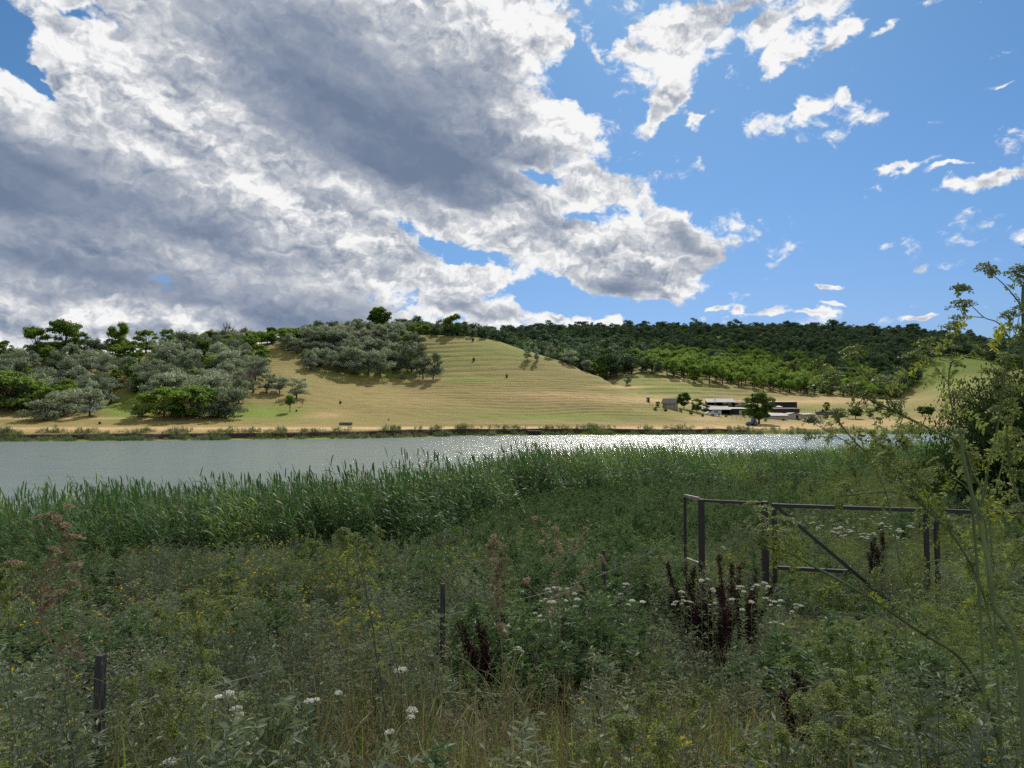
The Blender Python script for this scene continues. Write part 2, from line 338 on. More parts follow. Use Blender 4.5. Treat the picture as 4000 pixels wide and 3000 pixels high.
# bearing (px), near shore D, far shore D, bank-top height, then (D, py) of: track, slope foot, lower, upper, crest, behind, wood foot, wood mid, ridge
SURV = [
 (-6000, 20, 140, 1.3, (155,1678),(175,1650),(205,1580),(230,1500),(255,1440),(330,1480),(450,1500),(600,1510),(850,1490)),
 (-1500, 20, 146, 1.3, (162,1680),(182,1645),(210,1565),(235,1480),(260,1420),(330,1465),(450,1490),(600,1505),(850,1485)),
 (0,    24.5,154, 1.33,(170,1678),(188,1640),(215,1560),(240,1470),(265,1405),(330,1450),(450,1480),(600,1500),(850,1480)),
 (700,  30, 161, 1.35,(176,1675),(195,1636),(225,1545),(262,1440),(310,1362),(380,1410),(480,1440),(620,1460),(850,1450)),
 (1100, 31, 167, 1.4, (182,1672),(200,1640),(235,1545),(275,1442),(330,1332),(420,1380),(520,1400),(650,1420),(850,1390)),
 (1450, 33, 175, 1.6, (188,1671),(206,1650),(245,1562),(285,1484),(370,1306),(430,1350),(520,1370),(650,1370),(800,1345)),
 (1650, 36, 184, 1.8, (195,1671),(214,1652),(250,1562),(292,1484),(380,1308),(440,1345),(520,1360),(650,1345),(780,1330)),
 (1900, 43, 195, 1.8, (205,1671),(222,1652),(255,1572),(292,1484),(370,1330),(420,1375),(500,1380),(620,1340),(760,1315)),
 (2040, 48, 199, 1.75,(210,1671),(226,1650),(255,1572),(290,1490),(350,1372),(390,1420),(460,1410),(600,1345),(780,1310)),
 (2230, 56, 202, 1.7, (214,1670),(230,1650),(255,1582),(285,1505),(330,1425),(370,1470),(430,1445),(590,1355),(790,1305)),
 (2330, 59, 203, 1.7, (215,1669),(231,1649),(252,1590),(280,1530),(318,1462),(355,1490),(420,1455),(585,1362),(795,1302)),
 (2450, 63, 203, 1.65,(216,1668),(232,1648),(248,1605),(270,1568),(300,1530),(340,1525),(405,1462),(580,1370),(800,1300)),
 (2600, 67, 205, 1.6, (217,1667),(233,1647),(243,1627),(255,1607),(270,1590),(330,1560),(395,1475),(570,1385),(800,1298)),
 (2700, 68, 206, 1.6, (218,1666),(232,1651),(240,1640),(247,1630),(258,1618),(320,1575),(395,1488),(565,1390),(800,1297)),
 (2850, 70, 207, 1.5, (218,1668),(230,1660),(240,1655),(250,1650),(262,1644),(325,1580),(398,1508),(570,1400),(800,1296)),
 (3100, 74, 208, 1.2, (216,1672),(235,1662),(250,1657),(270,1647),(290,1630),(345,1577),(410,1545),(580,1405),(810,1296)),
 (3500, 92, 210, 0.8, (218,1676),(240,1657),(260,1650),(285,1638),(310,1622),(370,1580),(440,1560),(600,1400),(830,1310)),
 (3800, 100,211, 0.7, (219,1674),(243,1654),(266,1642),(294,1628),(322,1612),(390,1560),(470,1470),(600,1400),(840,1345)),
 (4300, 110,212, 0.7, (220,1672),(246,1650),(272,1634),(302,1612),(334,1596),(400,1545),(470,1450),(600,1405),(850,1395)),
 (8000, 120,214, 0.7, (222,1672),(250,1650),(280,1630),(310,1605),(350,1585),(400,1560),(470,1500),(600,1450),(850,1430)),
]
_u = np.array([(r[0] - 2000) / FPX for r in SURV])
def _rows():
    Dk, Zk = [], []
    for r in SURV:
        dn, df, bt = r[1:4]
        D = [-400, -30, 0, 2.5, 5, 8, 12.5, 17, dn - 7 if dn > 26 else dn - 2.5, dn, dn + 6, df - 8, df, df + 3.2, df + 3.9 + (1.4 if bt < 1.3 else 0)]
        Z = [4.8, 4.6, 4.4, 4.0, 3.35, 2.85, 2.45, 1.55, .75 if dn > 26 else .45, 0.02, -1.2, -1.2, -0.05, .38, bt]
        for d, py in r[4:]:
            D.append(d); Z.append(CAMZ + (1617 - py - (13 if d > 540 and r[0] > 1500 else 0)) / FPX * d)
        D += [1300, 6000]; Z += [Z[-1] * .8, 40]
        Dk.append(D); Zk.append(Z)
    return np.array(Dk, float), np.array(Zk, float)
_Dk, _Zk = _rows()
NL = _Dk.shape[1]
def _n2(x, y, sc, seed):
    """cheap smooth value noise, vectorised, about -1..1"""
    out = np.zeros(np.broadcast(x, y).shape)
    r = np.random.default_rng(seed)
    for i in range(6):
        a = r.uniform(0, 2 * math.pi); f = sc * r.uniform(.6, 1.7); p = r.uniform(0, 6.28)
        out = out + np.sin((x * math.cos(a) + y * math.sin(a)) * f + p + 1.3 * np.sin((x * math.sin(a) - y * math.cos(a)) * f * .7 + p * 2))
    return out / 3.2
def H(x, y, detail=True):
    x, y = np.broadcast_arrays(np.asarray(x, float), np.asarray(y, float))
    shp = x.shape; x, y = x.ravel(), y.ravel()
    u = np.clip(x / np.maximum(y, 9.0), _u[0] + .001, _u[-1] - .001)
    z = np.empty_like(x)
    for s0 in range(0, len(x), 60000):
        uu = u[s0:s0 + 60000]
        dk = np.stack([pchip(_u, _Dk[:, j], uu) for j in range(NL)], -1)
        zk = np.stack([pchip(_u, _Zk[:, j], uu) for j in range(NL)], -1)
        # uneven outline of both shores
        if detail:
            wob = _n2(x[s0:s0 + 60000], y[s0:s0 + 60000] * .3, .25, 5) * .9
            for j in (12, 13, 14): dk[:, j] += wob
        z[s0:s0 + 60000] = pchip(dk, zk, y[s0:s0 + 60000])
    if detail:
        near = np.clip((30 - y) / 20, 0, 1) * np.clip((y + 5) / 5, 0, 1)
        z += near * _n2(x, y, .9, 3) * .10
        hill = np.clip((y - 205) / 20, 0, 1) * np.clip((u + .9) / .2, 0, 1)
        z += hill * (_n2(x, y, .045, 11) * .9 + _n2(x, y, .16, 12) * .30 + _n2(x, y, .5, 14) * .10)
        flat = np.clip((y - 158) / 6, 0, 1) * np.clip((228 - y) / 14, 0, 1)
        z += flat * np.clip(z - .9, 0, .5) * (_n2(x, y, .35, 15) * .16)
        # grazing terraces: narrow steps that follow the contour
        ph = z + _n2(x, y, .05, 21) * .9 + _n2(x, y, .14, 24) * .25
        up = np.clip((y - 288) / 14, 0, 1) * np.clip((u + .22) / .06, 0, 1) * np.clip((420 - y) / 20, 0, 1)
        tw = np.sin(2 * math.pi * ph / 2.7); z += up * np.clip(.19 + .22 * _n2(x, y, .06, 25), .02, .5) * (tw + .3 * np.sin(4 * math.pi * ph / 2.7 + 1))
        lo = np.clip((y - 210) / 12, 0, 1) * (1 - up) * np.clip((400 - y) / 30, 0, 1) * np.clip((z - 4.5) / 2, 0, 1)
        z += lo * (.09 + .10 * _n2(x, y, .04, 22)) * np.sin(2 * math.pi * (z + _n2(x, y, .09, 23) * .55) / 1.05)
    return z.reshape(shp)
def gz(x, y): return float(H(x, y))
_Dm = np.concatenate([np.arange(2, 60, .5), np.arange(60, 400, 1.5), np.arange(400, 900, 5)])
def hit(px, py, dmin=0.0):
    """where the sight line through that photo point meets the ground -> x, y"""
    Pt = np.array([PX(px, py, d)[:] for d in _Dm]); g = H(Pt[:, 0], Pt[:, 1], False)
    ok = np.nonzero((g >= Pt[:, 2]) & (_Dm > dmin))[0]
    i = ok[0] if len(ok) else len(_Dm) - 1
    if (not len(ok) or _Dm[i] > 430) and px < 2300 and dmin > 100:      # grazes past the crest: stand it on the crest itself
        w_ = (_Dm > 200) & (_Dm < 420); a_ = np.where(w_, (g - CAMZ) / _Dm, -9); i = int(a_.argmax())
    return Pt[i, 0], Pt[i, 1]

rows = np.concatenate([np.arange(-60, 0, 6), np.arange(0, 32, .7), np.arange(32, 140, 6), np.arange(140, 152, 1.5), np.arange(152, 236, .42),
                       np.arange(236, 400, .62), np.arange(400, 900, 6), np.arange(900, 2200, 60), [2500, 3500, 5500]])
ug = np.concatenate([-np.geomspace(3.0, .86, 14)[:-1], np.arange(-.86, .86, .0036), np.geomspace(.86, 3.0, 14)])
YY, UG = np.meshgrid(rows, ug, indexing='ij')
XX = UG * np.sqrt(YY ** 2 + 30.0 ** 2)
ZZ = H(XX, YY)
nr, nc = YY.shape
tb = MB()
idx = np.arange(nr * nc).reshape(nr, nc)
tb.raw(np.stack([XX, YY, ZZ], -1).reshape(-1, 3), np.stack([idx[:-1, :-1], idx[:-1, 1:], idx[1:, 1:], idx[1:, :-1]], -1).reshape(-1, 4))

# ground material: turf that is green, grazed or straw-dry in patches, bare soil on the cut bank and the tracks
m, n, out = newmat('turf'); GROUND = m
geo = n.nodes.new('ShaderNodeNewGeometry'); P_ = S(n, geo.outputs['Position'])
sp = n.nodes.new('ShaderNodeSeparateXYZ'); n.links.new(P_.k, sp.inputs[0]); gx, gy, gzz = (S(n, sp.outputs[i]) for i in range(3))
sn = n.nodes.new('ShaderNodeSeparateXYZ'); n.links.new(geo.outputs['Normal'], sn.inputs[0]); nz_ = S(n, sn.outputs[2])
dry, green, strw, soil, near_ = (attr(n, a) for a in ('dry', 'green', 'straw', 'soil', 'near'))
n1 = fbm(n, P_, .035, 5, .6); n2 = fbm(n, P_, .5, 5, .65); n3 = fbm(n, P_, 2.6, 4, .7)
st = n.nodes.new('ShaderNodeMapping'); st.inputs[3].default_value = (.12, .3, 2.2); n.links.new(P_.k, st.inputs[0])
n4 = fbm(n, S(n, st.outputs[0]), 1.0, 5, .65)                   # trampled bands along the contour
base = mixc(n, (n1 * .9 + n2 * .7 - .3 + dry * .5 - green * .6).clamp(), (.158, .172, .046), (.318, .250, .102))
base = mixc(n, (n3 * 1.1 + n2 * .5 - .25).clamp(), base, mixc(n, 1.0, base, (.62, .60, .52), 'MULTIPLY'))
base = mixc(n, (n4.sstep(.50, .66) * .75).clamp(), base, (.165, .125, .060))
base = mixc(n, (green * (n2 + .35)).clamp(), base, (.155, .215, .035))
base = mixc(n, (strw * (n2 * 1.3 + n4 * .5)).clamp(), base, (.46, .315, .165))
base = mixc(n, (soil * (n3 + .65)).clamp(), base, (.050, .038, .030))
base = mixc(n, near_, base, mixc(n, n3, (.030, .040, .018), (.070, .062, .034)))
pb = n.nodes.new('ShaderNodeBsdfPrincipled'); n.links.new(base.k, pb.inputs[0]); pb.inputs['Roughness'].default_value = .95; pb.inputs['Specular IOR Level'].default_value = .1
bm_ = n.nodes.new('ShaderNodeBump'); bm_.inputs['Strength'].default_value = 1.0; bm_.inputs['Distance'].default_value = .45
n.links.new((n3 * .8 + n2 * .5 + n4 * 1.3).k, bm_.inputs['Height']); n.links.new(bm_.outputs[0], pb.inputs['Normal'])
n.links.new(pb.outputs[0], out.inputs[0])
ground = tb.build('ground', GROUND, smooth=True); tag(ground, kind='structure')
def gattr(name, arr):
    a = ground.data.attributes.new(name, 'FLOAT', 'POINT'); a.data.foreach_set('value', np.clip(arr, 0, 1).ravel().astype(np.float32))
UU = XX / np.maximum(YY, 9); PXX = UU * FPX + 2000; PYY = 1617 - (ZZ - CAMZ) / np.maximum(YY, 1) * FPX
def gb(cx, cy_, rx, ry): return np.exp(-(((PXX - cx) / rx) ** 2 + ((PYY - cy_) / ry) ** 2)) * (YY > 140)
DN = pchip(_u, _Dk[:, 12], np.clip(UU, _u[0] + .001, _u[-1] - .001)); dS = YY - DN     # metres past the far shore
gattr('near', (YY < 100) * 1.0)
gattr('soil', ((dS > 2.9) & (dS < 4.6)) * (UU < .33) * 1.0 + gb(2020, 1660, 500, 3) * .4)
gattr('straw', (gb(900, 1673, 2200, 4) * .9 + gb(300, 1634, 600, 4) * .8 + gb(1900, 1671, 900, 4) * .7 + gb(2450, 1560, 330, 16) * .6 + gb(2150, 1540, 220, 12) * .6 + gb(2430, 1512, 120, 6) * .8
     + gb(2900, 1665, 500, 12) * .7 + gb(2760, 1635, 90, 12) * .6 + gb(2950, 1570, 350, 10) * .7 + gb(2660, 1485, 60, 8) * .7 + gb(3500, 1650, 400, 16) * .5 + gb(1270, 1620, 90, 14) * .55 + gb(1680, 1482, 60, 5) * .9 + gb(400, 1680, 900, 12) * .5 + gb(3300, 1560, 300, 14) * .4) * (dS > 4))
gattr('green', gb(1000, 1612, 190, 26) * 1.2 + gb(480, 1590, 70, 50) * 1.1 + gb(2200, 1628, 330, 14) * .7 + gb(1700, 1400, 500, 40) * .3 + gb(2100, 1350, 250, 40) * .5 + gb(2600, 1510, 200, 60) * .5 + gb(3600, 1480, 400, 50) * .7
      + gb(1830, 1480, 120, 12) * .7 + gb(1480, 1465, 150, 14) * .8 + ((dS > -1) & (dS < 3.0)) * 1.0 + gb(3500, 1685, 700, 9) * .6 + gb(3000, 1600, 500, 20) * .3 + (YY > 500) * 1.0)
gattr('dry', gb(1500, 1560, 500, 60) * .7 + gb(2500, 1600, 400, 30) * .5 + gb(1000, 1660, 1500, 20) * .5 + gb(2100, 1420, 250, 40) * .3)

# ------------------------------------------------------------------ water
wb = MB()
wr = np.array([14, 20, 26, 32, 40, 50, 62, 76, 92, 110, 130, 150, 175, 200, 213.0])
wu = np.linspace(-3.4, 3.4, 60)
WY, WU = np.meshgrid(wr, wu, indexing='ij'); idx = np.arange(WY.size).reshape(WY.shape)
wb.raw(np.stack([WU * WY, WY, WY * 0], -1).reshape(-1, 3), np.stack([idx[:-1, :-1], idx[:-1, 1:], idx[1:, 1:], idx[1:, :-1]], -1).reshape(-1, 4))
m, n, out = newmat('lake_water')
geo = n.nodes.new('ShaderNodeNewGeometry')
def wmap(sx, sy, rot):
    a = n.nodes.new('ShaderNodeMapping'); a.inputs[3].default_value = (sx, sy, 1); a.inputs[2].default_value = (0, 0, R(rot)); n.links.new(geo.outputs['Position'], a.inputs[0]); return S(n, a.outputs[0])
v1 = fbm(n, wmap(.45, 1.9, 8), 1.0, 5, .6); v2 = fbm(n, wmap(2.5, 6.0, -18), 1.0, 4, .65)
bmp = n.nodes.new('ShaderNodeBump'); bmp.inputs['Strength'].default_value = 1.0; bmp.inputs['Distance'].default_value = .17
v0 = fbm(n, wmap(.14, .62, 5), 1.0, 3, .5)
v00 = fbm(n, wmap(.045, .24, 4), 1.0, 3, .55)
n.links.new((v00 * 6.0 + v0 * 3.0 + v1 * .8 + v2 * .30).k, bmp.inputs['Height'])
pb = n.nodes.new('ShaderNodeBsdfPrincipled'); pb.inputs['Base Color'].default_value = (.125, .158, .155, 1)
pb.inputs['Roughness'].default_value = .215; pb.inputs['Specular IOR Level'].default_value = .38; pb.inputs['IOR'].default_value = 1.333; n.links.new(bmp.outputs[0], pb.inputs['Normal'])
n.links.new(pb.outputs[0], out.inputs[0])
tag(wb.build('water', m, smooth=True), kind='structure')

# ------------------------------------------------------------------ unseen clouds added high overhead, shaped to shade the near bank and ridge
m, n, out = newmat('shade_cloud_white'); pb = n.nodes.new('ShaderNodeBsdfDiffuse'); pb.inputs[0].default_value = (.85, .87, .9, 1)
tpn = n.nodes.new('ShaderNodeBsdfTransparent'); mxn = n.nodes.new('ShaderNodeMixShader'); mxn.inputs[0].default_value = .66      # thin cloud: part of the sun gets through
n.links.new(pb.outputs[0], mxn.inputs[1]); n.links.new(tpn.outputs[0], mxn.inputs[2]); n.links.new(mxn.outputs[0], out.inputs[0]); SHADE_CLOUD = m
def shade_cloud(cx, cy_, cz, rx, ry, rz, seed, rot=0):
    b = MB(); k, l = 72, 36
    th = np.linspace(0, 2 * math.pi, k, endpoint=False); ph = np.linspace(-math.pi / 2, math.pi / 2, l)
    PH, TH = np.meshgrid(ph, th, indexing='ij')
    nx, ny, nz2 = np.cos(PH) * np.cos(TH), np.cos(PH) * np.sin(TH), np.sin(PH)
    q = 1 + .16 * _n2(nx * 3, ny * 3 + nz2 * 2, 1.2, seed) + .06 * _n2(nx * 8, ny * 8 + nz2 * 5, 1.2, seed + 1) + .03 * _n2(nx * 20, ny * 20, 1.2, seed + 2)
    V = np.stack([nx * q * rx, ny * q * ry, np.where(nz2 < 0, nz2 * .35, nz2) * q * rz], -1)
    i = np.arange(l - 1)[:, None] * k; j = np.arange(k)[None]; j2 = (j + 1) % k
    b.raw(V.reshape(-1, 3), np.stack([i + j, i + j2, i + k + j2, i + k + j], -1).reshape(-1, 4))
    o = b.build('shade_cloud', SHADE_CLOUD, smooth=True, loc=(cx, cy_, cz)); o.rotation_euler[2] = R(rot); return tag(o, kind='structure')
def overhead(gx_, gy_, gz_, alt, *a):
    """a cloud added unseen at that height to shade that piece of ground"""
    p = Vector((gx_, gy_, gz_)) + SUN_DIR / SUN_DIR.z * (alt - gz_); shade_cloud(p.x, p.y, p.z, *a)
overhead(18, -14, 0, 340, 220, 66, 24, 31, 33)
overhead(470, 735, 80, 1880, 700, 165, 90, 41)

# ------------------------------------------------------------------ trees
F_SILV = foliage('silver_leaves', (.095, .125, .080), (.340, .380, .300), .22, .08, .6, .25)
F_ACAC = foliage('acacia_leaves', (.070, .125, .022), (.155, .225, .042), .42, .1, .6, .2)
F_LIME = foliage('bright_leaves', (.085, .145, .032), (.175, .250, .058), .48, .1, .6, .2)
F_OAK = foliage('oak_leaves', (.042, .076, .048), (.092, .138, .078), .30, .08, .6, .03)
F_DARK = foliage('walnut_leaves', (.040, .080, .014), (.100, .160, .028), .40, .1, .6, .3)
BARK = plain('bark', (.10, .075, .055), (.045, .035, .028), .95, 4, stretch=(3, 3, .6))
BARE = plain('dead_bark', (.13, .11, .095), (.06, .05, .045), .9, 4)
def tree_meshes(kind, seed, hgt, rad, nl, per, leaf, mat, trunk_h=.25, flat=1.0, open_=0.0, lobe=.30, base=0.0, plume=.0):
    """-> crown mesh, trunk mesh. Crown is many small leaf faces on the shells of uneven lobes"""
    g = np.random.default_rng(seed)
    cz = hgt * (trunk_h + (1 - trunk_h) * .5); rz = hgt * (1 - trunk_h) * .5
    C = []
    while len(C) < nl:
        p = g.normal(size=3); p /= np.linalg.norm(p); r = g.uniform(.35, 1.0) ** .5
        q = p * r * np.array([rad, rad, rz]) * (1 - lobe * .7)
        if q[2] < 0: q[:2] *= (.85 + base)
        if base > .05 and q[2] < 0: q[2] = -rz * (1 - lobe * .5) * abs(p[2]) ** .5 * r      # leafy down to the ground
        q[2] = q[2] * flat + cz; C.append(q)
    C = np.array(C); LR = g.uniform(.55, 1.15, nl) * lobe * rad * 1.15
    b = MB()
    for c, lr in zip(C, LR):
        k = int(per * (lr / (lobe * rad)) ** 2)
        d = g.normal(size=(k, 3)); d /= np.linalg.norm(d, axis=1, keepdims=True); d[:, 2] = np.where(d[:, 2] < -.3, -d[:, 2] * .6, d[:, 2])
        rad_ = c - np.array([0, 0, hgt * .25]); rad_ = rad_ / np.linalg.norm(rad_)
        P = c + d * (lr * g.uniform(.55, 1.12, (k, 1))) * np.array([1, 1, .80]); P = P + rad_ * ((P - c) @ rad_)[:, None] * plume
        N = d * 1.3 + g.normal(size=(k, 3)) * .55; N /= np.linalg.norm(N, axis=1, keepdims=True)
        A = np.cross(N, g.normal(size=(k, 3))); A /= np.linalg.norm(A, axis=1, keepdims=True)
        B = np.cross(N, A); s = leaf * g.uniform(.5, 1.25, (k, 1))
        b.quads(np.stack([P - A * s, P - B * s * .6, P + A * s, P + B * s * .6], 1), 0, np.clip(g.uniform(0, 1) * .5 + g.uniform(0, .5, k), 0, 1))
    crown = b.mesh('crown', mat)
    t = MB(); top = Vector((g.normal() * rad * .08, g.normal() * rad * .08, hgt * .62))
    r0 = hgt * .020 + .05
    t.tube([(0, 0, -.6), (0, 0, hgt * .15), top * .55, top], [r0 * 1.35, r0, r0 * .75, r0 * .3], 6)
    for c in C[:9]:
        f = g.uniform(.25, .6); s0 = top * f
        e = Vector(c); t.tube([s0, s0.lerp(e, .5) + Vector((0, 0, hgt * .03)), e], [r0 * .5, r0 * .32, r0 * .1], 4)
    return crown, t.mesh('trunk', BARK)
def kindset(n, *a, **k): return [tree_meshes(None, 100 + i * 17 + hash(a[0]) % 1 + int(a[0] * 10), *a, **k) for i in range(n)]
SILV = kindset(8, 9.0, 4.0, 20, 190, .26, F_SILV, trunk_h=.05, lobe=.33, base=.12, plume=.55)
SBUS = kindset(3, 6.0, 4.4, 24, 170, .25, F_SILV, trunk_h=.0, lobe=.30, base=.3, plume=.35)
ACAC = kindset(6, 11.0, 4.2, 34, 130, .35, F_ACAC, trunk_h=.05, lobe=.29, base=.10, plume=.25)
ABUS = kindset(3, 7.0, 5.4, 46, 130, .30, F_LIME, trunk_h=.0, lobe=.23, base=.3)
LIME = kindset(6, 11.5, 4.8, 28, 105, .31, F_LIME, trunk_h=.16, lobe=.30, flat=.9)
OAKS = kindset(6, 13.0, 5.2, 20, 80, .44, F_OAK, trunk_h=.10, lobe=.36)
DARKT = kindset(3, 11.0, 5.0, 60, 170, .33, F_DARK, trunk_h=.08, lobe=.25, base=.04)
_cnt = {}
def tree(name, setm, x, y, hgt, label, cat='tree', group=None, wide=1.0, ref=None, i=None, rz=None):
    crown, trunk = setm[i if i is not None else random.randrange(len(setm))]
    h0 = max(v.co.z for v in crown.vertices) if crown.name not in _cnt else _cnt[crown.name]
    _cnt[crown.name] = h0
    s = hgt / h0
    o = thing(name, (x, y, gz(x, y) - .15), label, cat, group, random.uniform(0, 6.28) if rz is None else rz)
    o.scale = (s * wide, s * wide, s)
    for nm, me in (('crown', crown), ('trunk', trunk)):
        c = bpy.data.objects.new(nm, me); COL.objects.link(c); c.parent = o
    return o
def tpx(name, setm, px, py, hpx, label, **k):
    x, y = hit(px, py, 140); return tree(name, setm, x, y, hpx * y / FPX, label, **k)

# single trees and bushes one can tell apart
tpx('acacia_tree', DARKT, 1483, 1300, 114, "tallest dark round tree standing on the crest of the hill against the sky", wide=1.0, i=0)
tpx('acacia_tree', ACAC, 1395, 1300, 62, "small umbrella-topped tree on the crest just left of the tallest dark tree")
tpx('acacia_tree', ACAC, 1768, 1315, 92, "airy tree alone on the hilltop grass, right of the tallest crest tree")
tpx('acacia_bush', ACAC, 1665, 1307, 42, "low round dark bush on the bare hilltop between the two taller crest trees", cat='bush', wide=1.3)
tpx('acacia_bush', ACAC, 1700, 1314, 34, "low green bush on the hilltop just left of the airy crest tree", cat='bush', wide=1.6)
tpx('acacia_tree', ACAC, 1060, 1330, 66, "dark green tree on the crest above the grassy gap between the two thickets")
tpx('acacia_tree', ACAC, 1015, 1330, 55, "small dark tree on the crest left of the grassy gap between the thickets")
tpx('acacia_tree', ACAC, 985, 1345, 60, "dark crest tree with a pointed top right of the leafless skyline tree")
tpx('acacia_tree', ACAC, 815, 1360, 80, "broad dark tree on the skyline left of the leafless one", wide=1.1)
tpx('acacia_tree', ACAC, 250, 1400, 150, "widest tall round-crowned tree on the left skyline", wide=1.05)
tpx('acacia_tree', ACAC, 300, 1405, 106, "smaller tree touching the right side of the widest left skyline tree")
tpx('acacia_tree', ACAC, 140, 1405, 128, "tall tree on the left skyline, left of the widest one", wide=.95)
tpx('acacia_tree', ACAC, 205, 1415, 75, "short tree filling the dip between the two big left skyline trees", wide=1.3)
tpx('acacia_tree', ACAC, 466, 1395, 145, "tall open-crowned tree with a thin leaning top on the left skyline", wide=.8)
tpx('acacia_tree', LIME, 440, 1395, 75, "brighter round tree at the foot of the tall open-crowned skyline tree")
tpx('acacia_tree', ACAC, 570, 1378, 95, "rounded bushy skyline tree midway along the left hillside", wide=1.1)
tpx('acacia_tree', ACAC, 652, 1365, 90, "upright skyline tree at the left edge of the dry grass patch", wide=.85)
tpx('acacia_tree', ACAC, 395, 1400, 52, "small dark skyline tree left of the tall open-crowned one")
tpx('acacia_tree', ACAC, 20, 1400, 70, "yellow-green tree on the skyline at the left edge of the view", wide=1.2)
tpx('acacia_bush', ABUS, 30, 1600, 165, "big bright yellow-green bush at the left edge of the slope", cat='bush', wide=1.1)
tpx('acacia_bush', ABUS, 120, 1560, 110, "bright green bush right behind the one at the left edge", cat='bush', wide=.9)
tpx('acacia_bush', ABUS, 640, 1634, 130, "widest glossy green bush at the foot of the slope, its left half", cat='bush', wide=1.15)
tpx('acacia_bush', ABUS, 755, 1634, 138, "glossy green bush joined to the widest one, its right half beside a silver bush", cat='bush', wide=1.15)
tpx('silver_bush', SBUS, 880, 1632, 128, "pale silver-leaved bush touching the right side of the widest green bush", cat='bush', wide=1.05)
tpx('silver_bush', SBUS, 537, 1628, 52, "smallest silver bush at the foot of the slope, left of the widest green bush", cat='bush', wide=.85)
tpx('silver_bush', SBUS, 170, 1640, 92, "low wide grey bush at the foot of the slope near the left edge", cat='bush', wide=1.3)
tpx('silver_bush', SBUS, 250, 1625, 110, "grey bush just right of the low wide one at the slope's foot", cat='bush', wide=1.0)
tpx('silver_tree', SILV, 350, 1628, 125, "greener tree in the bottom row, midway between the low grey bushes and the grass gap", wide=1.05)
tpx('silver_tree', SILV, 432, 1580, 105, "silver tree leaning over the green grass gap at the foot of the slope", wide=1.1)
tpx('silver_tree', SILV, 1042, 1542, 82, "dark grey tree right of the big leafless tree on the open slope", wide=1.1)
tpx('silver_tree', SILV, 1092, 1540, 75, "greenish small tree between the dark grey one and the outermost silver tree on the slope")
tpx('silver_tree', SILV, 1158, 1560, 92, "outermost silver tree of the left thicket, round and leaning over its own shadow", wide=1.15)
tpx('acacia_tree', LIME, 1132, 1612, 72, "thin green sapling on the lower slope below the outermost silver tree", cat='sapling', wide=.7)
for px, py, h, w, lab in ((1213, 1440, 82, 1.0, "leftmost silver tree in the front row of the hilltop thicket"), (1318, 1452, 88, 1.05, "second silver tree from the left in the front row of the hilltop thicket"),
    (1388, 1464, 112, 1.05, "silver tree with forked dark trunk in the middle of the thicket's front row"), (1440, 1464, 84, .9, "low silver tree right of the forked one in the thicket's front row"),
    (1486, 1470, 120, .85, "tall slim silver tree in the thicket's front row"), (1542, 1456, 52, .8, "small silver tree alone in front of the hilltop thicket"),
    (1608, 1456, 118, 1.1, "broad silver tree at the right side of the hilltop thicket"), (1652, 1478, 95, 1.0, "leaning silver tree second from the right end of the thicket"),
    (1692, 1480, 112, .9, "rightmost silver tree of the hilltop thicket above a bare patch of soil")):
    tpx('silver_tree', SILV, px, py, h, lab, wide=w, group='front row of the hilltop thicket')
tpx('silver_bush', SBUS, 1568, 1475, 22, "tiny dark bush on the grass in front of the hilltop thicket", cat='bush')
for px, py, h, w, lab in ((2060, 1412, 62, .75, "left one of a pair of silver trees on the terraced right shoulder of the hill"), (2097, 1413, 60, .6, "right one of a pair of silver trees on the terraced right shoulder of the hill"),
    (2150, 1402, 58, .9, "round silver tree right of the pair on the hill's shoulder"), (2222, 1418, 62, 1.05, "wide silver bush-like tree on the hill's right shoulder"), (2195, 1408, 40, 1.0, "small silver tree left of the wide one on the hill's shoulder"),
    (2290, 1437, 52, 1.1, "dark grey-green tree below the wide silver one on the hill's edge"), (2385, 1472, 52, .9, "silver tree at the steep right edge of the hill"), (2350, 1455, 30, 1.0, "low silver shrub on the hill's edge left of the steep-edge silver tree"),
    (2450, 1502, 46, .9, "dark silver shrub in the hollow below the hill's right edge")):
    tpx('silver_tree', SILV, px, py, h, lab, wide=w)
for px, py, h, lab in ((1848, 1342, 14, "knee-high shrub on the hilltop terraces"), (1850, 1420, 16, "lone sapling on the terraces right of the hilltop thicket"), (1980, 1478, 14, "tiny shrub beside a dark hole on the middle of the slope"),
    (1330, 1578, 14, "small dark shrub on the lower slope above the stone trough"), (1158, 1610, 10, "dark tuft right of the thin sapling"), (1518, 1642, 8, "dark tuft at the foot of the slope, right of the trough"),
    (390, 1658, 14, "dark stump-like shrub on the flat grass by the shore")):
    tpx('shrub', DARKT, px, py, h, lab, cat='shrub', wide=1.0)
# farm trees
tpx('walnut_tree', DARKT, 2965, 1656, 130, "big round dark tree standing alone beside the tractor", wide=1.12, i=1)
tpx('acacia_tree', DARKT, 2672, 1598, 68, "dark rounded tree right beside the small stone house", wide=.9, i=2)
tpx('acacia_tree', ACAC, 2722, 1612, 56, "lower green tree between the house and the farm sheds", wide=1.0)
tpx('acacia_bush', ACAC, 2757, 1614, 34, "green bush at the left end of the long shed", cat='bush', wide=1.1)
tpx('acacia_bush', ACAC, 2905, 1632, 28, "small bush in front of the lower shed, left of the big round tree", cat='bush', wide=.8)
tpx('acacia_bush', SBUS, 2840, 1598, 24, "grey bush between the two long sheds", cat='bush', wide=1.2)
tpx('acacia_bush', SBUS, 2895, 1602, 24, "rounded bush behind the lower shed", cat='bush', wide=1.3)
tpx('acacia_bush', ACAC, 2570, 1590, 22, "pale scrub in front of the stone house", cat='bush', wide=1.2)
tpx('acacia_bush', DARKT, 3342, 1640, 52, "dark round bush right of the farm on the meadow", cat='bush', wide=1.3)
tpx('acacia_tree', ACAC, 3398, 1636, 44, "thin small tree right of the dark round meadow bush", wide=.8)
